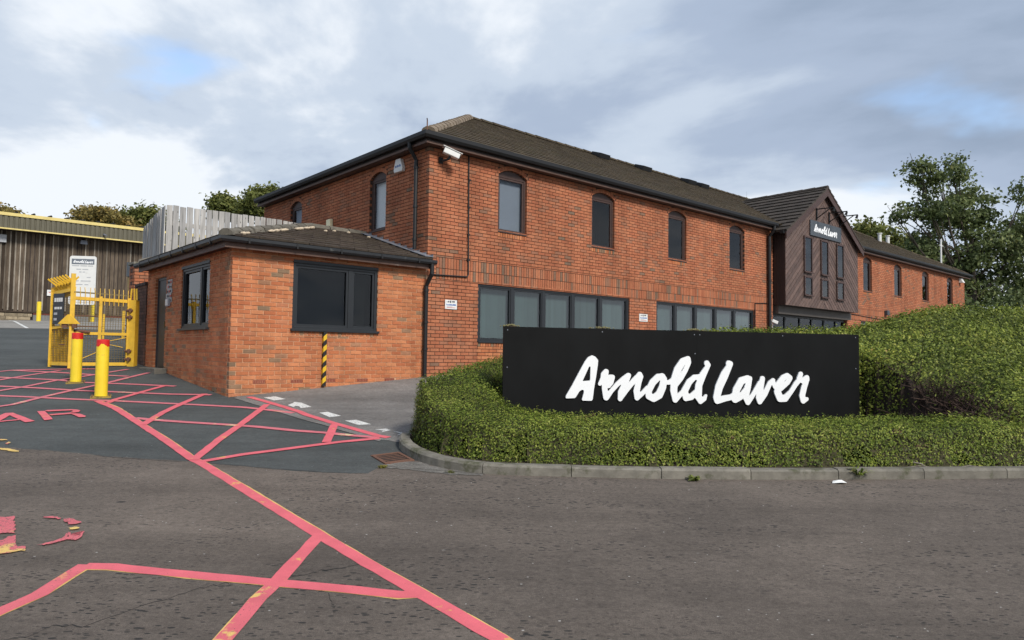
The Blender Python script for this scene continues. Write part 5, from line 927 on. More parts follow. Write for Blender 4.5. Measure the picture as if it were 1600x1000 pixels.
for z in (1.62, 1.80, 2.55, 2.70): m = MB(); m.tube([(PH[0]-.12, PH[1]-.10, z), (PH[0]+.02, PH[1]-.10, z)], .025, 8); m.tube([(PH[0]-.03, PH[1]-.11, z-.045), (PH[0]-.03, PH[1]-.11, z+.045)], .03, 8); GATE.part('hinge', m, RUST, hp)
for z in (1.6, 1.85, 2.6, 2.85): m = MB(); m.tube([gp(GN, GL_, 1.0, z, .05), gp(GN, GL_, 1.0, z+.07, .05)], .028, 8); GATE.part('hinge', m, RUST)
for o in (-.06, .03, .08): m = MB(); m.bar((PH[0]+o, PH[1]-.05, 2.931), (PH[0]+o+random.uniform(-.02, .02), PH[1]-.05, 3.19), .035, .012); GATE.part('spike', m, YEL2)
tri = [(-.21, 0), (.21, 0), (.02, .2), (-.02, .2)]; m = MB(); m.prism(tri, lambda a, b, d: (GN[0]+a*.98-d*.2, GN[1]-.05+a*.1-d, 2.36+b), .0, .05); GATE.part('arrow_plate', m, YEL2); m = MB(); m.box(GN[0]-.16, GN[0]-.05, GN[1]-.085, GN[1]-.052, 2.28, 2.358); GATE.part('latch', m, RUST); m = MB(); m.box(GN[0]+.06, GN[0]+.15, GN[1]-.085, GN[1]-.052, 2.28, 2.358); GATE.part('latch', m, RUST)
m = MB(); m.tube([(GN[0]+.03, GN[1]+.05, 2.22), (GN[0]+.3, GN[1]+.16, 2.20)], .03, 8); GATE.part('slide_bolt', m, RUST); m = MB(); m.tube([(GN[0]-.25, GN[1]+.02, 1.92), (GN[0]-.10, GN[1]-.05, 1.92)], .014, 6); GATE.part('drop_bolt', m, RUST)
m = MB(); m.bar((*gp(GN, GH, .05, 1.52)[:2], 1.55), (*gp(GN, GH, .47, 1.7)[:2], 1.78), .03, .012); m.bar((*gp(GN, GH, .52, 1.7)[:2], 1.98), (*gp(GN, GH, .97, 1.5)[:2], 2.1), .03, .012); m.bar((*gp(GN, GH, .52, 1.7)[:2], 1.97), (*gp(GN, GH, .9, 1.5)[:2], 1.88), .03, .012); GATE.part('brace', m, YEL2)
t = Thing('gate_sign', 'black upright sign with white print on the folded gate leaf', 'sign', gp(GN, GL_, .5, 2.4, .06), WF)
def gs(mb, t0, t1, o0, o1, z0, z1): mb.hexa([gp(GN, GL_, t0, z0, o0), gp(GN, GL_, t1, z0, o0), gp(GN, GL_, t1, z0, o1), gp(GN, GL_, t0, z0, o1), gp(GN, GL_, t0, z1, o0), gp(GN, GL_, t1, z1, o0), gp(GN, GL_, t1, z1, o1), gp(GN, GL_, t0, z1, o1)])
sg_side = -1 if (gp(GN, GL_, .5, 0, .1)-Vector((0, 0, 0))).length > (gp(GN, GL_, .5, 0, -.1)).length else 1
m = MB(); gs(m, .30, .82, sg_side*.04, sg_side*.055, 2.36, 3.02); t.part('panel', m, simple('charcoal_panel', (.03, .032, .038), .5, .1, 5))
for z, spans in ((2.84, ((.36, .44), (.46, .54), (.56, .64), (.67, .76))), (2.68, ((.38, .46), (.5, .6), (.63, .74))), (2.56, ((.6, .76),)), (2.44, ((.62, .76),))):
    for s0, s1 in spans: m = MB(); gs(m, s0, s1, sg_side*.056, sg_side*.060, z, z+(.085 if z > 2.8 else .05)); t.part('print_line', m, PRINTG if z < 2.6 else WHITE)
# handrails seen through the mesh
for (x, y), lab in (((-14.0, 25.2), 'yellow posted handrail right behind the gate mesh'), ((-15.6, 24.2), 'yellow posted handrail further left behind the gate mesh')):
    z = gz(y); t = Thing('handrail', lab, 'handrail', (x, y, z), WF, 'yellow handrails behind the gate')
    for dx2, h in ((0, .98), (1.25, .9)): m = MB(); m.tube([(x+dx2, y+dx2*.3, z-.02), (x+dx2, y+dx2*.3, z+h)], .05, 10); t.part('post', m, YEL2)
    for h in (.45, .82): m = MB(); m.tube([(x, y, z+h), (x+1.25, y+.375, z+h+.0)], .022, 8); t.part('rail', m, RUST)
# dark square sign with a white ring, above the pier
SP = Frame(-8.37*1.17, 18.1, math.radians(12)); t = Thing('square_sign', 'dark slate sign showing one white ring at the gatehouse roof edge', 'sign', (0, 0, 3.75), SP)
m = MB(); m.box(-.22, .28, 0, .03, 3.72, 4.09); t.part('panel', m, SLATE, bevel=.004); m = MB(); m.box(-.19, -.13, .031, .09, 1.6, 4.0); t.part('post', m, STEEL)
m = MB(); vs, fs = [], []; N_ = 20
for dpt in (-.002, -.008):
    for j in range(N_): an = 2*math.pi*j/N_; vs += [(.06+.065*math.cos(an), dpt, 3.93+.065*math.sin(an)), (.06+.032*math.cos(an), dpt, 3.93+.032*math.sin(an))]
for j in range(N_): k = (j+1) % N_; b = 2*N_; fs += [(b+2*j, b+2*k, b+2*k+1, b+2*j+1), (2*j, 2*k, b+2*k, b+2*j), (2*j+1, 2*k+1, b+2*k+1, b+2*j+1)]
m.add(vs, fs); t.part('lettering', m, LETTER)

# ================================================================ the timber warehouse
HF = Frame(-33.69, 46.01, BANG); WZ = 3.55
WH = Thing('timber_warehouse', 'dark vertical boarded warehouse with yellow edged olive metal fascia', 'warehouse', (0, 0, WZ), HF)
m = MB(); m.box(-12, 15, .09, 14, WZ-.3, 10.0); wl_ = WH.part('wall', m, DKBROWN)
a = -9.0
while a < 10.5:
    w = random.uniform(.19, .25); m = MB(); m.box(a, a+w, .03, .088, 4.25, 9.95); WH.part('board', m, WOODD, wl_)
    if random.random() < .62: m = MB(); q = a+w; m.box(q-.01, q+random.uniform(.05, .085), -.02-random.random()*.015, .029, 4.28+random.uniform(0, .1), 9.9); WH.part('batten', m, BATTEN, wl_, None)
    a += w+.05
m = MB(); m.box(-12, 15, -.05, .6, 4.16, 4.245); WH.part('sill_beam', m, WOODD)
for r in range(3):
    a = -9+.25*(r % 2)
    while a < 1.5: m = MB(); w = random.uniform(.55, .75); m.box(a, min(a+w, 1.72), -.1-random.random()*.02, .085, WZ-.1+r*.22, WZ+.105+r*.22); WH.part('plinth_block', m, STONE, bevel=.012); a += w+.012
m = MB(); pts = []
for k in range(120): x = 1.78+k*.08; pts.append((x, -.04+(.025 if k % 2 else 0)))
m.prism(pts+[(pts[-1][0], .08), (1.78, .08)], lambda p, q, d: (p, q, d), WZ-.1, WZ+.48); WH.part('plinth_sheet', m, simple('grey_sheet', (.16, .16, .155), .7, .3, 3, stretch=(3, 3, .4), dirt=(.06, .055, .05)))
m = MB(); m.box(1.78, 12, -.03, .08, WZ+.485, WZ+.60); WH.part('red_strip', m, simple('dull_red_strip', (.12, .03, .02), .8, .3, 3))
fv = -.95
m = MB(); pts = []; x = -12.0; k = 0
while x < 14.8: pts += [(x, fv), (x+.17, fv), (x+.20, fv+.05), (x+.26, fv+.05)]; x += .29
m.prism(pts+[(15, fv+.12), (-12, fv+.12)], lambda p, q, d: (p, q, d), 9.62, 10.42); fa = WH.part('fascia_cladding', m, FASC)
m = MB(); m.box(-12, 15, fv-.05, fv+.2, 10.425, 10.63); WH.part('yellow_verge', m, YEL3); m = MB(); m.box(-12, 15, fv-.04, fv+.06, 9.53, 9.615); WH.part('yellow_drip', m, YEL3)
m = MB(); m.hexa([(-12, fv+.1, 10.55), (15, fv+.1, 10.55), (15, 14, 12.4), (-12, 14, 12.4), (-12, fv+.1, 10.6), (15, fv+.1, 10.6), (15, 14, 12.45), (-12, 14, 12.45)]); WH.part('roof', m, DARK)
m = MB(); m.box(-12, 15, fv+.13, .08, 9.55, 9.60); WH.part('eaves_soffit', m, DKBROWN)
for k in range(26): m = MB(); u = -8+k*.95; m.tube([(u, fv+.05, 10.70), (u, fv+1.1, 10.80)], .075, 8); WH.part('roof_corrugation', m, DARK)
def hsign(x0, x1, z0, z1): pass
t = Thing('flood_light', 'grey floodlight under the warehouse fascia', 'floodlight', (4.5, fv, 9.3), HF); m = MB(); m.hexa([(4.3, -.05, 9.2), (4.75, -.05, 9.2), (4.75, -.4, 9.1), (4.3, -.4, 9.1), (4.35, -.05, 9.38), (4.7, -.05, 9.38), (4.7, -.35, 9.38), (4.35, -.35, 9.38)]); t.part('housing', m, LEAD); m = MB(); m.box(4.48, 4.56, -.05, .03, 9.381, 9.5); t.part('bracket', m, DARK)
t = Thing('security_camera', 'tiny dark camera on the warehouse fascia edge', 'security camera', (5.6, fv, 9.75), HF); m = MB(); m.box(5.55, 5.62, fv-.10, fv-.002, 9.78, 9.9); t.part('bracket', m, DARK); m = MB(); m.tube([(5.585, fv-.1, 9.84), (5.70, fv-.32, 9.76)], .06, 8); t.part('housing', m, LEAD)
wl2 = Wall((0, -.02), (1, 0), (0, -1))
wall_sign('wall_sign', wl2, 2.52, 3.42, 5.38, 5.78, 'small white sign on the dark warehouse boards left of the gate', 'wall sign', [(.08, .92, .70, .84, PRINTG), (.1, .3, .48, .6, PRINTR), (.36, .64, .45, .62, PRINTR), (.7, .9, .48, .6, PRINTR), (.15, .85, .2, .3, PRINTG)], HF, d=.03)
m = MB(); wl2.box(m, -.55, .12, .035, .18, 8.75, 9.25); solo('meter_box', m, PRINTG, 'pale box at the left edge of the warehouse wall', 'box', wl2.p(-.2, 0, 8.7), HF)
# white notice board in front
NB = Frame(-24.3, 38.2, math.radians(8)); t = Thing('notice_board', 'tall white notice board with grey lettered header before the warehouse', 'notice board', (.68, 0, 3.3), NB)
rr = .12; bx0, bx1, bz0, bz1 = 0, 1.36, 4.22, 6.9; o_ = []
for cx_, cz_, a0_ in ((bx1-rr, bz0+rr, -90), (bx1-rr, bz1-rr, 0), (bx0+rr, bz1-rr, 90), (bx0+rr, bz0+rr, 180)):
    for k in range(5): an = math.radians(a0_+k*22.5); o_.append((cx_+rr*math.cos(an), cz_+rr*math.sin(an)))
m = MB(); m.prism(o_, lambda a, b, d: (a, d, b), 0, .04); t.part('board', m, WHITE); m = MB(); m.box(.1, 1.26, -.006, -.001, 6.44, 6.74); t.part('header', m, HEADGREY); kk = 1.02/(LX1-LX0)
for k in ('A', 'rnold', 'Laver'): m = MB(); letter_mesh(m, SMALL[k], lambda a, b, d: (a, -d, b), .007, .012, kk, .68-LMX*kk, 6.59-LMY*kk); t.part('lettering', m, LETTER)
for z, xs_ in ((6.33, ((.12, .5), (.55, .9), (.94, 1.2))), (6.14, ((.36, .6), (.66, .96))), (5.99, ((.5, .62), (.68, .8))), (5.7, ((.9, 1.1),)), (5.5, ((.2, .5), (.6, 1.1))), (5.3, ((.2, .7), (.8, 1.0)))):
    for xa, xb in xs_: m = MB(); m.box(xa, xb, -.005, -.001, z, z+.05); t.part('print_line', m, PRINTG)
for xx in (.25, 1.05): m = MB(); m.box(xx, xx+.08, .041, .12, 2.9, 6.7); t.part('leg', m, STEEL)
# ================================================================ planting: bed, hedge, bank
def sstep(a, b, x): t = np.clip((x-a)/(b-a), 0, 1); return t*t*(3-2*t)
HP = np.array([(-1.20, 8.95), (-1.14, 8.55), (-1.0, 8.22), (-.78, 7.94), (-.46, 7.72), (-.1, 7.60), (.65, 7.54), (1.5, 7.51), (2.4, 7.52), (3.3, 7.57), (5.4, 7.72), (8, 7.95), (11.5, 8.35), (15, 9), (16, 14), (5, 13.4), (2.5, 12.1), (.5, 10.4), (-.6, 9.55), (-1.0, 9.25)])
HOL = np.array([(-.24, 9.25), (-.29, 8.9), (-.03, 8.42), (.25, 8.22), (1.2, 8.12), (3.5, 8.16), (5.05, 8.30), (5.82, 8.40), (5.90, 8.72), (5.66, 9.3), (5.34, 9.95), (5.12, 10.3), (4.6, 10.1), (-.1, 8.84), (-.10, 9.25)])
def sd(P, X, Y):         # signed distance, positive inside
    d = np.full(X.shape, 99.0); ins = np.zeros(X.shape, bool)
    for (x0, y0), (x1, y1) in zip(P, np.roll(P, -1, 0)):
        dx_, dy_ = x1-x0, y1-y0; t = np.clip(((X-x0)*dx_+(Y-y0)*dy_)/(dx_*dx_+dy_*dy_), 0, 1); d = np.minimum(d, np.hypot(X-x0-t*dx_, Y-y0-t*dy_))
        ins ^= ((y0 > Y) != (y1 > Y)) & (X < (x1-x0)*(Y-y0)/(y1-y0+1e-12)+x0)
    return np.where(ins, d, -d)
def lump(X, Y, s, seed):
    return (np.sin(X*s+seed)*np.sin(Y*s*1.13+seed*2)+.6*np.sin(X*s*2.3+Y*s*1.2+seed*3)+.4*np.sin(Y*s*3.7-X*s*2.1+seed))/2
CX = [-2, 1, 2.5, 3.4, 5.4, 6.05, 6.86, 8.06, 11, 16]; CZ_ = [1.95, 2.0, 2.14, 2.25, 2.28, 2.45, 2.66, 2.66, 2.5, 2.2]
def hfield(X, Y):
    g = prof(Y); d = sd(HP, X, Y)+.02*lump(X, Y, 9, 1.2)
    wl_ = sstep(.75, -.35, X); front = 1.06+.11*(Y-7.6)/.6; lobe = 1.05+.345*(Y-7.65)
    strip = front*(1-wl_)+np.minimum(lobe, 1.85)*wl_
    yc = 11.2; y0 = 8.22; zc = np.interp(X, CX, CZ_); up = np.clip((Y-y0)/(yc-y0), 0, 1.0); bank = 1.17+(zc-1.17)*(up**1.12)
    bank = bank-np.clip(Y-yc-.3, 0, 9)*.55
    far_ = sstep(8.05, 8.3, Y)*(1-wl_)
    T = strip*(1-far_)+np.maximum(bank, 0)*far_
    T = np.where(X < .2, np.where(Y > 9.6, np.maximum(T, np.minimum(lobe, 1.85)), T), T)
    T = T+.018*lump(X, Y, 6, 2.2)+np.where(X > 4.9, .035*lump(X, Y, 3.1, .7), 0)
    T = T-.30*np.exp(-((X-5.7)/.45)**2-((Y-9.2)/.7)**2)
    hol = sd(HOL, X, Y); T = T*(1-sstep(-.05, .05, hol))+(g+.13)*sstep(-.05, .05, hol)
    # the plants end in a near vertical, slightly rounded face
    k = sstep(-.035, .05, d); rnd = np.clip(d/.075, 0, 1); T2 = g+.03+(np.maximum(T-g-.03, 0))*(.86+.14*np.sqrt(1-(1-rnd)**2))
    return g+.03+(T2-g-.03)*k, hol, d
nx, ny = 200, 80; X, Y = np.meshgrid(np.linspace(-1.6, 14.5, nx), np.linspace(7.2, 13.8, ny)); Z, _h, _d = hfield(X, Y)
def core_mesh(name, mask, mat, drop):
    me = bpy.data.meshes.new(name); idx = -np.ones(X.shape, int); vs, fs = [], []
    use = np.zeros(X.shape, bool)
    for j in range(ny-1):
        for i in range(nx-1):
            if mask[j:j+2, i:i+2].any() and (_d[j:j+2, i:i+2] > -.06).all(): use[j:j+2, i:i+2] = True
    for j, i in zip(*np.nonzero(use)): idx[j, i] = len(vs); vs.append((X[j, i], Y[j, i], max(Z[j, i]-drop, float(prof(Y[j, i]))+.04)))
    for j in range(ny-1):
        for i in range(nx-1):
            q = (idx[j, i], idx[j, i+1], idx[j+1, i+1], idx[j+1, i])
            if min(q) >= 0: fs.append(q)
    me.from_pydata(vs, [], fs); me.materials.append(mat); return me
sheet('planting_bed', [[(p[0]-.0, p[1]-.0) for p in ([(x+.08 if x < 0 else x, y+.12) for x, y in KERBF[:15]]+[(11, 8.2), (15.4, 9), (16, 14), (5, 13.5), (2.5, 12.2), (.5, 10.5), (-.6, 9.65), (-1.1, 9.3)])]], .055, SOIL, kind='structure')
isbank = (X > 4.95)*(Y > 8.15)+(Y > 10.3)*(X > 1.0) > 0
HEDGE_T = Thing('hedge', 'low clipped green hedge along the kerb in front of the black sign', 'hedge', (1.5, 7.9, gz(7.9)))
BANK_T = Thing('planted_bank', 'bank of loose green ground cover rising right of the black sign', 'shrub bank', (7, 10, gz(10)))
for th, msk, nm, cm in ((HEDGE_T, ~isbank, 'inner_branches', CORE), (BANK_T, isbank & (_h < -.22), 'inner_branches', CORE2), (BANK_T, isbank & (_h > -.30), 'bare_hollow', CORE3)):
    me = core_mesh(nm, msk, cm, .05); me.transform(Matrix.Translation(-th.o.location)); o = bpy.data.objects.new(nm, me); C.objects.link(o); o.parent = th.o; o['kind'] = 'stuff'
def leaves_mesh(name, P, Nrm, size, aspect, tones, mat, tilt=.75, fold=.25):
    n = len(P); a = RNG.normal(size=(n, 3)); a /= np.linalg.norm(a, axis=1)[:, None]; nr = Nrm+a*tilt; nr /= np.linalg.norm(nr, axis=1)[:, None]
    u = np.cross(nr, RNG.normal(size=(n, 3))); u /= np.linalg.norm(u, axis=1)[:, None]+1e-9; v = np.cross(nr, u); s = (size*RNG.uniform(.6, 1.35, n))[:, None]
    V = np.stack([P-u*s, P+v*s*aspect+nr*s*fold, P+u*s, P-v*s*aspect+nr*s*fold], 1).reshape(-1, 3)
    me = bpy.data.meshes.new(name); me.vertices.add(4*n); me.vertices.foreach_set('co', V.ravel().astype(np.float32))
    me.loops.add(4*n); me.loops.foreach_set('vertex_index', np.arange(4*n, dtype=np.int32)); me.polygons.add(n)
    me.polygons.foreach_set('loop_start', np.arange(0, 4*n, 4, dtype=np.int32)); me.update(calc_edges=True)
    at = me.attributes.new('tone', 'FLOAT', 'FACE'); at.data.foreach_set('value', tones.astype(np.float32)); me.materials.append(mat); return me
def sample_surface(n, x0, x1, y0, y1, sel):
    out = []
    while sum(len(o[0]) for o in out) < n:
        x, y = RNG.uniform(x0, x1, 60000), RNG.uniform(y0, y1, 60000); e = .012
        z, hol, d = hfield(x, y); gx = (hfield(x+e, y)[0]-hfield(x-e, y)[0])/(2*e); gy = (hfield(x, y+e)[0]-hfield(x, y-e)[0])/(2*e); w = np.sqrt(1+gx*gx+gy*gy)
        ok = sel(x, y, z, hol, d) & (RNG.random(len(x)) < np.minimum(w, 14)/14*np.clip(1.0, 0, 1)) & (z > prof(y)+.05)
        nr = np.stack([-gx, -gy, np.ones_like(gx)], 1)/w[:, None]; zz = z+0
        out.append((np.stack([x, y, zz], 1)[ok], nr[ok]))
    return np.concatenate([o[0] for o in out])[:n], np.concatenate([o[1] for o in out])[:n]
isb = lambda x, y: ((x > 4.95) & (y > 8.15)) | ((y > 10.3) & (x > 1.0))
def add_leaves(th, name, P, N, size, asp, mat, spread, tone_fn, tilt=.75):
    P = P+N*RNG.normal(0, spread, len(P))[:, None]+RNG.normal(0, spread*.6, P.shape); tn = np.clip(tone_fn(P), 0, 1)
    me = leaves_mesh(name, P, N, size, asp, tn, mat, tilt); me.transform(Matrix.Translation(-th.o.location)); o = bpy.data.objects.new(name, me); C.objects.link(o); o.parent = th.o; o['kind'] = 'stuff'
def ht(P):
    t = RNG.beta(1.6, 1.8, len(P))*.88+.2*lump(P[:, 0], P[:, 2]*2+P[:, 1], 2.3, .4); t = np.minimum(t, .92)
    dead = lump(P[:, 0]*1.3, P[:, 2]*3.1+P[:, 1]*1.7, 2.1, 5.2) > .78
    return np.where(dead & (RNG.random(len(P)) < .55), RNG.uniform(.94, 1, len(P)), t)
P, N = sample_surface(125000, -1.45, 6.6, 7.25, 11, lambda x, y, z, h, d: (h < .02) & ~isb(x, y) & (d > -.05) & ((lump(x*1.2, z*3.3+y, 3.3, 1.9) < .62) | (RNG.random(len(x)) < .45) | (d > .2))); add_leaves(HEDGE_T, 'foliage', P, N, .0135, .52, HEDGE, .022, ht, .42)
P, N = sample_surface(7000, 6.6, 14, 7.5, 8.3, lambda x, y, z, h, d: ~isb(x, y) & (d > -.05)); add_leaves(HEDGE_T, 'foliage', P, N, .026, .55, HEDGE, .025, ht)
brown = lambda x, y: np.clip(1.9*np.exp(-((x-5.60)/.40)**2-((y-9.15)/.66)**2), 0, 1)
P, N = sample_surface(95000, 1.0, 9.6, 8.1, 12.2, lambda x, y, z, h, d: (h < .06) & isb(x, y) & (d > -.03) & (RNG.random(len(x)) > .95*brown(x, y))); add_leaves(BANK_T, 'foliage', P, N, .0225, .5, COVER, .034, lambda P: RNG.beta(1.7, 2.1, len(P))*.85+.16*lump(P[:, 0], P[:, 1], 1.6, 2.1)+.14*lump(P[:, 0], P[:, 1], 5.3, .3), .7)
P, N = sample_surface(9000, 9.6, 15.5, 8.3, 13.5, lambda x, y, z, h, d: isb(x, y) & (d > -.03)); add_leaves(BANK_T, 'foliage', P, N, .05, .55, COVER, .04, lambda P: RNG.beta(2, 2, len(P)), .9)
def sprigs(th, n, P0, N0, L, r, mat, leafmat, nm):
    m = MB(); LP, LN = [], []
    for _ in range(n):
        i = RNG.integers(len(P0)); p = Vector(P0[i]); d = (Vector(N0[i])*.7+Vector((random.gauss(0, .4), random.gauss(0, .4), .6))).normalized(); l = random.uniform(.5, 1.2)*L; m.tube([p, p+d*l*.6, p+d*l+Vector((0, 0, .1*l))], [r, r*.8, r*.3], 3, False)
        for k in range(6): q = p+d*l*(.3+.14*k); LP.append(q+Vector((random.gauss(0, .012), random.gauss(0, .012), 0))); LN.append((random.gauss(0, .5), random.gauss(0, .5), 1))
    th.part(nm, m, mat, kind='stuff'); return np.array(LP), np.array(LN)
sel_top = (N[:, 2] > .8)
Pt, Nt = sample_surface(3000, -1.3, 6.4, 7.4, 8.9, lambda x, y, z, h, d: (h < .0) & ~isb(x, y) & (z > prof(y)+.32)); LP, LN = sprigs(HEDGE_T, 260, Pt, Nt, .075, .0016, TWIG, HEDGE, 'twigs'); add_leaves(HEDGE_T, 'foliage', LP, LN, .014, .5, HEDGE, .004, lambda P: RNG.beta(3, 1.6, len(P)))
# brown bare twigs in the hollow beside the sign and along the hedge foot
m = MB()
for _ in range(1500):
    x, y = random.gauss(5.62, .24), random.gauss(9.05, .42); z = float(hfield(np.array([x]), np.array([y]))[0][0]); p = Vector((x, y, z-.05)); d = Vector((random.gauss(0, .7), random.gauss(-.3, .6), random.uniform(.1, .8))).normalized(); m.tube([p, p+d*random.uniform(.12, .3)], [.006, .003], 3, False)
BANK_T.part('twigs', m, TWIG, kind='stuff'); m = MB()
for _ in range(260):
    x = random.uniform(-.9, 6); i_ = np.interp(x, HP[:13, 0], HP[:13, 1]); p = Vector((x, i_+random.uniform(-.01, .1), gz(i_)+.06)); d = Vector((random.gauss(0, .6), -.5, random.uniform(.2, 1))).normalized(); m.tube([p, p+d*random.uniform(.04, .13)], [.003, .0015], 3, False)
HEDGE_T.part('twigs', m, TWIG, kind='stuff')
m = MB()
for p, q in (((4.15, 7.50, .70), (4.52, 7.40, .72)), ((4.3, 7.52, .76), (4.42, 7.41, .70)), ((4.75, 7.50, .71), (5.0, 7.44, .725))): m.tube([p, (Vector(p)+Vector(q))/2+Vector((0, .02, .02)), q], .006, 5)
solo('bare_stick', m, BATTEN, 'bare pale sticks poking over the kerb below the hedge', 'stick', (4.5, 7.45, .68))
# weeds and litter
def weed(x, y, z, n, L, w, mat, lab, cat='weed'):
    m = MB()
    for _ in range(n):
        an, l = random.uniform(0, 6.28), L*random.uniform(.5, 1.1); d = Vector((math.cos(an), math.sin(an), random.uniform(.3, 1.3))).normalized(); p = Vector((x+random.gauss(0, .02), y+random.gauss(0, .012), z)); s = Vector((-d.y, d.x, 0)).normalized()*w
        a, b = p+d*l*.55+Vector((0, 0, .01)), p+d*l; b.z -= l*.25; m.add([p-s*.4, p+s*.4, a+s, b, a-s], [(0, 1, 2, 4), (4, 2, 3)])
    solo('weed_tuft', m, mat, lab, cat, (x, y, z))
weed(1.86, 7.13, gz(7.13)+.004, 60, .10, .010, leaf_mat('weed_leaf', [(0, (.10, .13, .03)), (1, (.22, .25, .06))]), 'bright green weed tuft growing at the kerb foot below the sign')
weed(-1.34, 7.46, gz(7.46)+.004, 60, .055, .006, leaf_mat('yellow_moss_weed', [(0, (.15, .14, .03)), (1, (.28, .25, .05))]), 'yellowish weed clump beside the drain grate'); weed(-.62, 7.285, gz(7.28)+.004, 34, .045, .005, leaf_mat('dull_moss_weed', [(0, (.08, .085, .03)), (1, (.15, .15, .05))]), 'dull mossy weed in the grit at the foot of the curved kerb')
weed(3.58, 7.25, gz(7.25)+.05, 46, .16, .008, HEDGE, 'trailing green shoot hanging from the hedge over the kerb', 'shoot'); weed(-1.16, 8.62, gz(8.6)+.11, 90, .16, .006, leaf_mat('grass_blade', [(0, (.06, .10, .02)), (1, (.12, .17, .04))]), 'long grass clump at the left foot of the hedge', 'grass clump')
m = MB(); x, y = 3.30, 7.10; z = gz(y)+.008; m.add([(x-.07, y-.02, z), (x+.02, y-.045, z+.012), (x+.085, y-.01, z+.004), (x+.05, y+.035, z+.025), (x-.04, y+.03, z+.016), (x, y, z+.03)], [(0, 1, 5), (1, 2, 5), (2, 3, 5), (3, 4, 5), (4, 0, 5)]); solo('litter_paper', m, PAPER, 'crumpled white paper scrap on the road by the kerb', 'litter', (x, y, z))

# ================================================================ trees
def tree(name, label, cat, blobs, y, depth, nleaf, lsize, mat, trunk, group, clump=.5, fill=.6):
    base = (trunk[0], y, gz(y) if trunk[0] < 5 else 1.3); t = Thing(name, label, cat, base, WF, group); m = MB(); rt = trunk[2]
    top = Vector((trunk[0], y, trunk[1])); b = Vector(base); m.tube([b-Vector((0, 0, .3)), b.lerp(top, .3)+Vector((.1*rt, 0, 0)), b.lerp(top, .65), top], [rt*1.25, rt, rt*.8, rt*.45], 9)
    cen = [(Vector((x, y+random.uniform(-.5, .5)*depth, z)), rx, rz) for x, z, rx, rz in blobs]
    for c, rx, rz in cen:
        s = b.lerp(top, random.uniform(.45, .95)); mid = s.lerp(c, .55)+Vector((0, 0, -.1*(c-s).length)); m.tube([s, mid, c, c+(c-mid)*.25], [rt*.34, rt*.2, rt*.10, rt*.03], 6, False)
        for _ in range(5): e = c+Vector((random.uniform(-1, 1)*rx, random.uniform(-1, 1)*rx, random.uniform(-.7, 1)*rz))*.85; m.tube([mid.lerp(c, random.random()), (mid.lerp(c, .7)+e)/2, e], [rt*.12, rt*.07, rt*.03], 4, False)
    t.part('trunk', m, BARK)
    vol = np.array([rx*rx*rz for _, rx, rz in cen])**.8; pr_ = vol/vol.sum(); per = max(6, int(nleaf/2600)*4+10); nc = nleaf//per; P = []; N = []; TN = []
    for i in RNG.choice(len(cen), nc, p=pr_):
        c, rx, rz = cen[i]; d = RNG.normal(size=3); d /= np.linalg.norm(d); rr_ = RNG.random()**(.33*fill+.05)*(1+.18*RNG.normal())
        cc = np.array(c)+d*rr_*np.array([rx, rx*.9, rz]); q = cc+RNG.normal(size=(per, 3))*clump*np.array([1, 1, .6]); P.append(q); N.append(np.tile(d+np.array([0, 0, .6]), (per, 1))); TN.append(np.clip(RNG.normal(.42+.12*RNG.normal(), .18, per), 0, 1))
    P = np.concatenate(P); N = np.concatenate(N); TN = np.concatenate(TN); me = leaves_mesh('crown', P, N/np.linalg.norm(N, axis=1)[:, None], lsize, .6, TN, mat, 1.0); me.transform(Matrix.Translation(-t.o.location)); o = bpy.data.objects.new('crown', me); C.objects.link(o); o.parent = t.o; return t
g1 = 'trees behind the office'; g2 = 'trees behind the warehouse'
tree('broadleaf_tree', 'large dark spreading tree beyond the right end of the office', 'tree', TREES['oak'], 47, 5, 29000, .13, LOAK, (31.0, 10.0, .30), g1, .34)
tree('broadleaf_tree', 'low green tree showing over the far wing roof', 'tree', TREES['back'], 60, 3, 7000, .2, LGRN, (32, 10, .25), g1, .5)
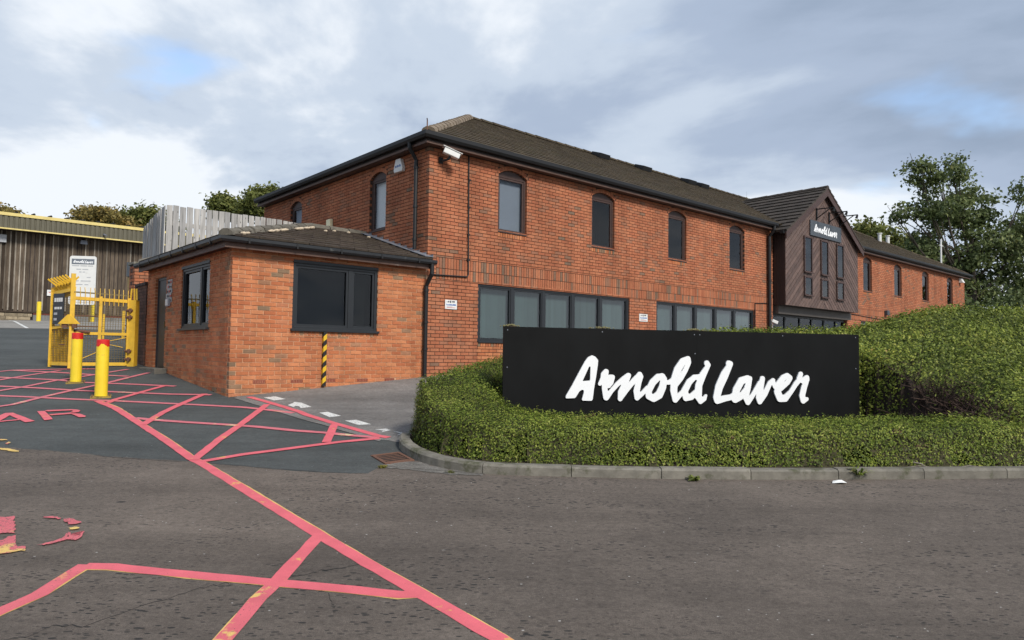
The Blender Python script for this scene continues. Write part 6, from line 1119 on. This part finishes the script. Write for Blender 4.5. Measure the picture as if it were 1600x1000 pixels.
tree('conifer_tip', 'thin treetop just showing over the office ridge left of the porch', 'tree', TREES['tip'], 60, 1, 240, .14, LGRN, (20.2, 13, .12), g1, .25)
tree('autumn_tree', 'thinning orange brown autumn tree above the warehouse roof', 'tree', TREES['autumn'], 70, 3, 3800, .17, LAUT, (-42, 13, .25), g2, .4)
tree('rounded_tree', 'dense rounded green tree left of the grey fence', 'tree', TREES['dome'], 75, 3, 9000, .2, LGRN, (-39.5, 12, .3), g2, .55)
tree('broadleaf_tree', 'small rounded tree above the middle of the grey fence', 'tree', TREES['mid'], 72, 2, 6000, .17, LGRN, (-30, 13, .25), g2, .4)
tree('broadleaf_tree', 'yellow green tree touching the left end of the office eaves', 'tree', TREES['mid2'], 70, 2, 8000, .18, LGRN, (-25.5, 13, .3), g2, .45)
tree('broadleaf_tree', 'scrap of treetop at the left edge over the warehouse', 'tree', TREES['edge'], 70, 2, 2600, .18, LAUT, (-52, 13, .2), g2, .4)
tree('shrub', 'dark low bushes filling in beneath the spreading tree past the office end', 'shrub', [(23.5, 3.6, 2.6, 1.9), (27.5, 3.8, 3.0, 2.2), (31.5, 4.0, 3.2, 2.4), (36, 4.2, 3.2, 2.6), (20.5, 3.2, 1.8, 1.4)], 42, 2.5, 16000, .14, LOAK, (28, 3.5, .15), g1, .4)
# hills across the valley behind the viewer, seen only as reflections in the glass
m = MB(); xs_ = np.linspace(-420, 420, 60); vs, fs = [], []
for k, x in enumerate(xs_): h = 10+3.5*math.sin(x*.013)+2.5*math.sin(x*.031+1)+1.6*math.sin(x*.11); yy = -170-20*math.cos(x*.006); vs += [(x, yy, -8), (x, yy-35, h*.75), (x, yy-90, h)]
for k in range(59):
    for j in range(2): fs.append((3*k+j, 3*k+3+j, 3*k+4+j, 3*k+1+j))
m.add(vs, fs); o = solo('hills', m, simple('wooded_hill', (.035, .048, .026), 1, .5, .08), None, None, (0, 0, 0), kind='structure')
print('objects', len(bpy.data.objects), 'tris', sum(len(p.vertices)-2 for o in bpy.data.objects if o.type == 'MESH' for p in o.data.polygons))
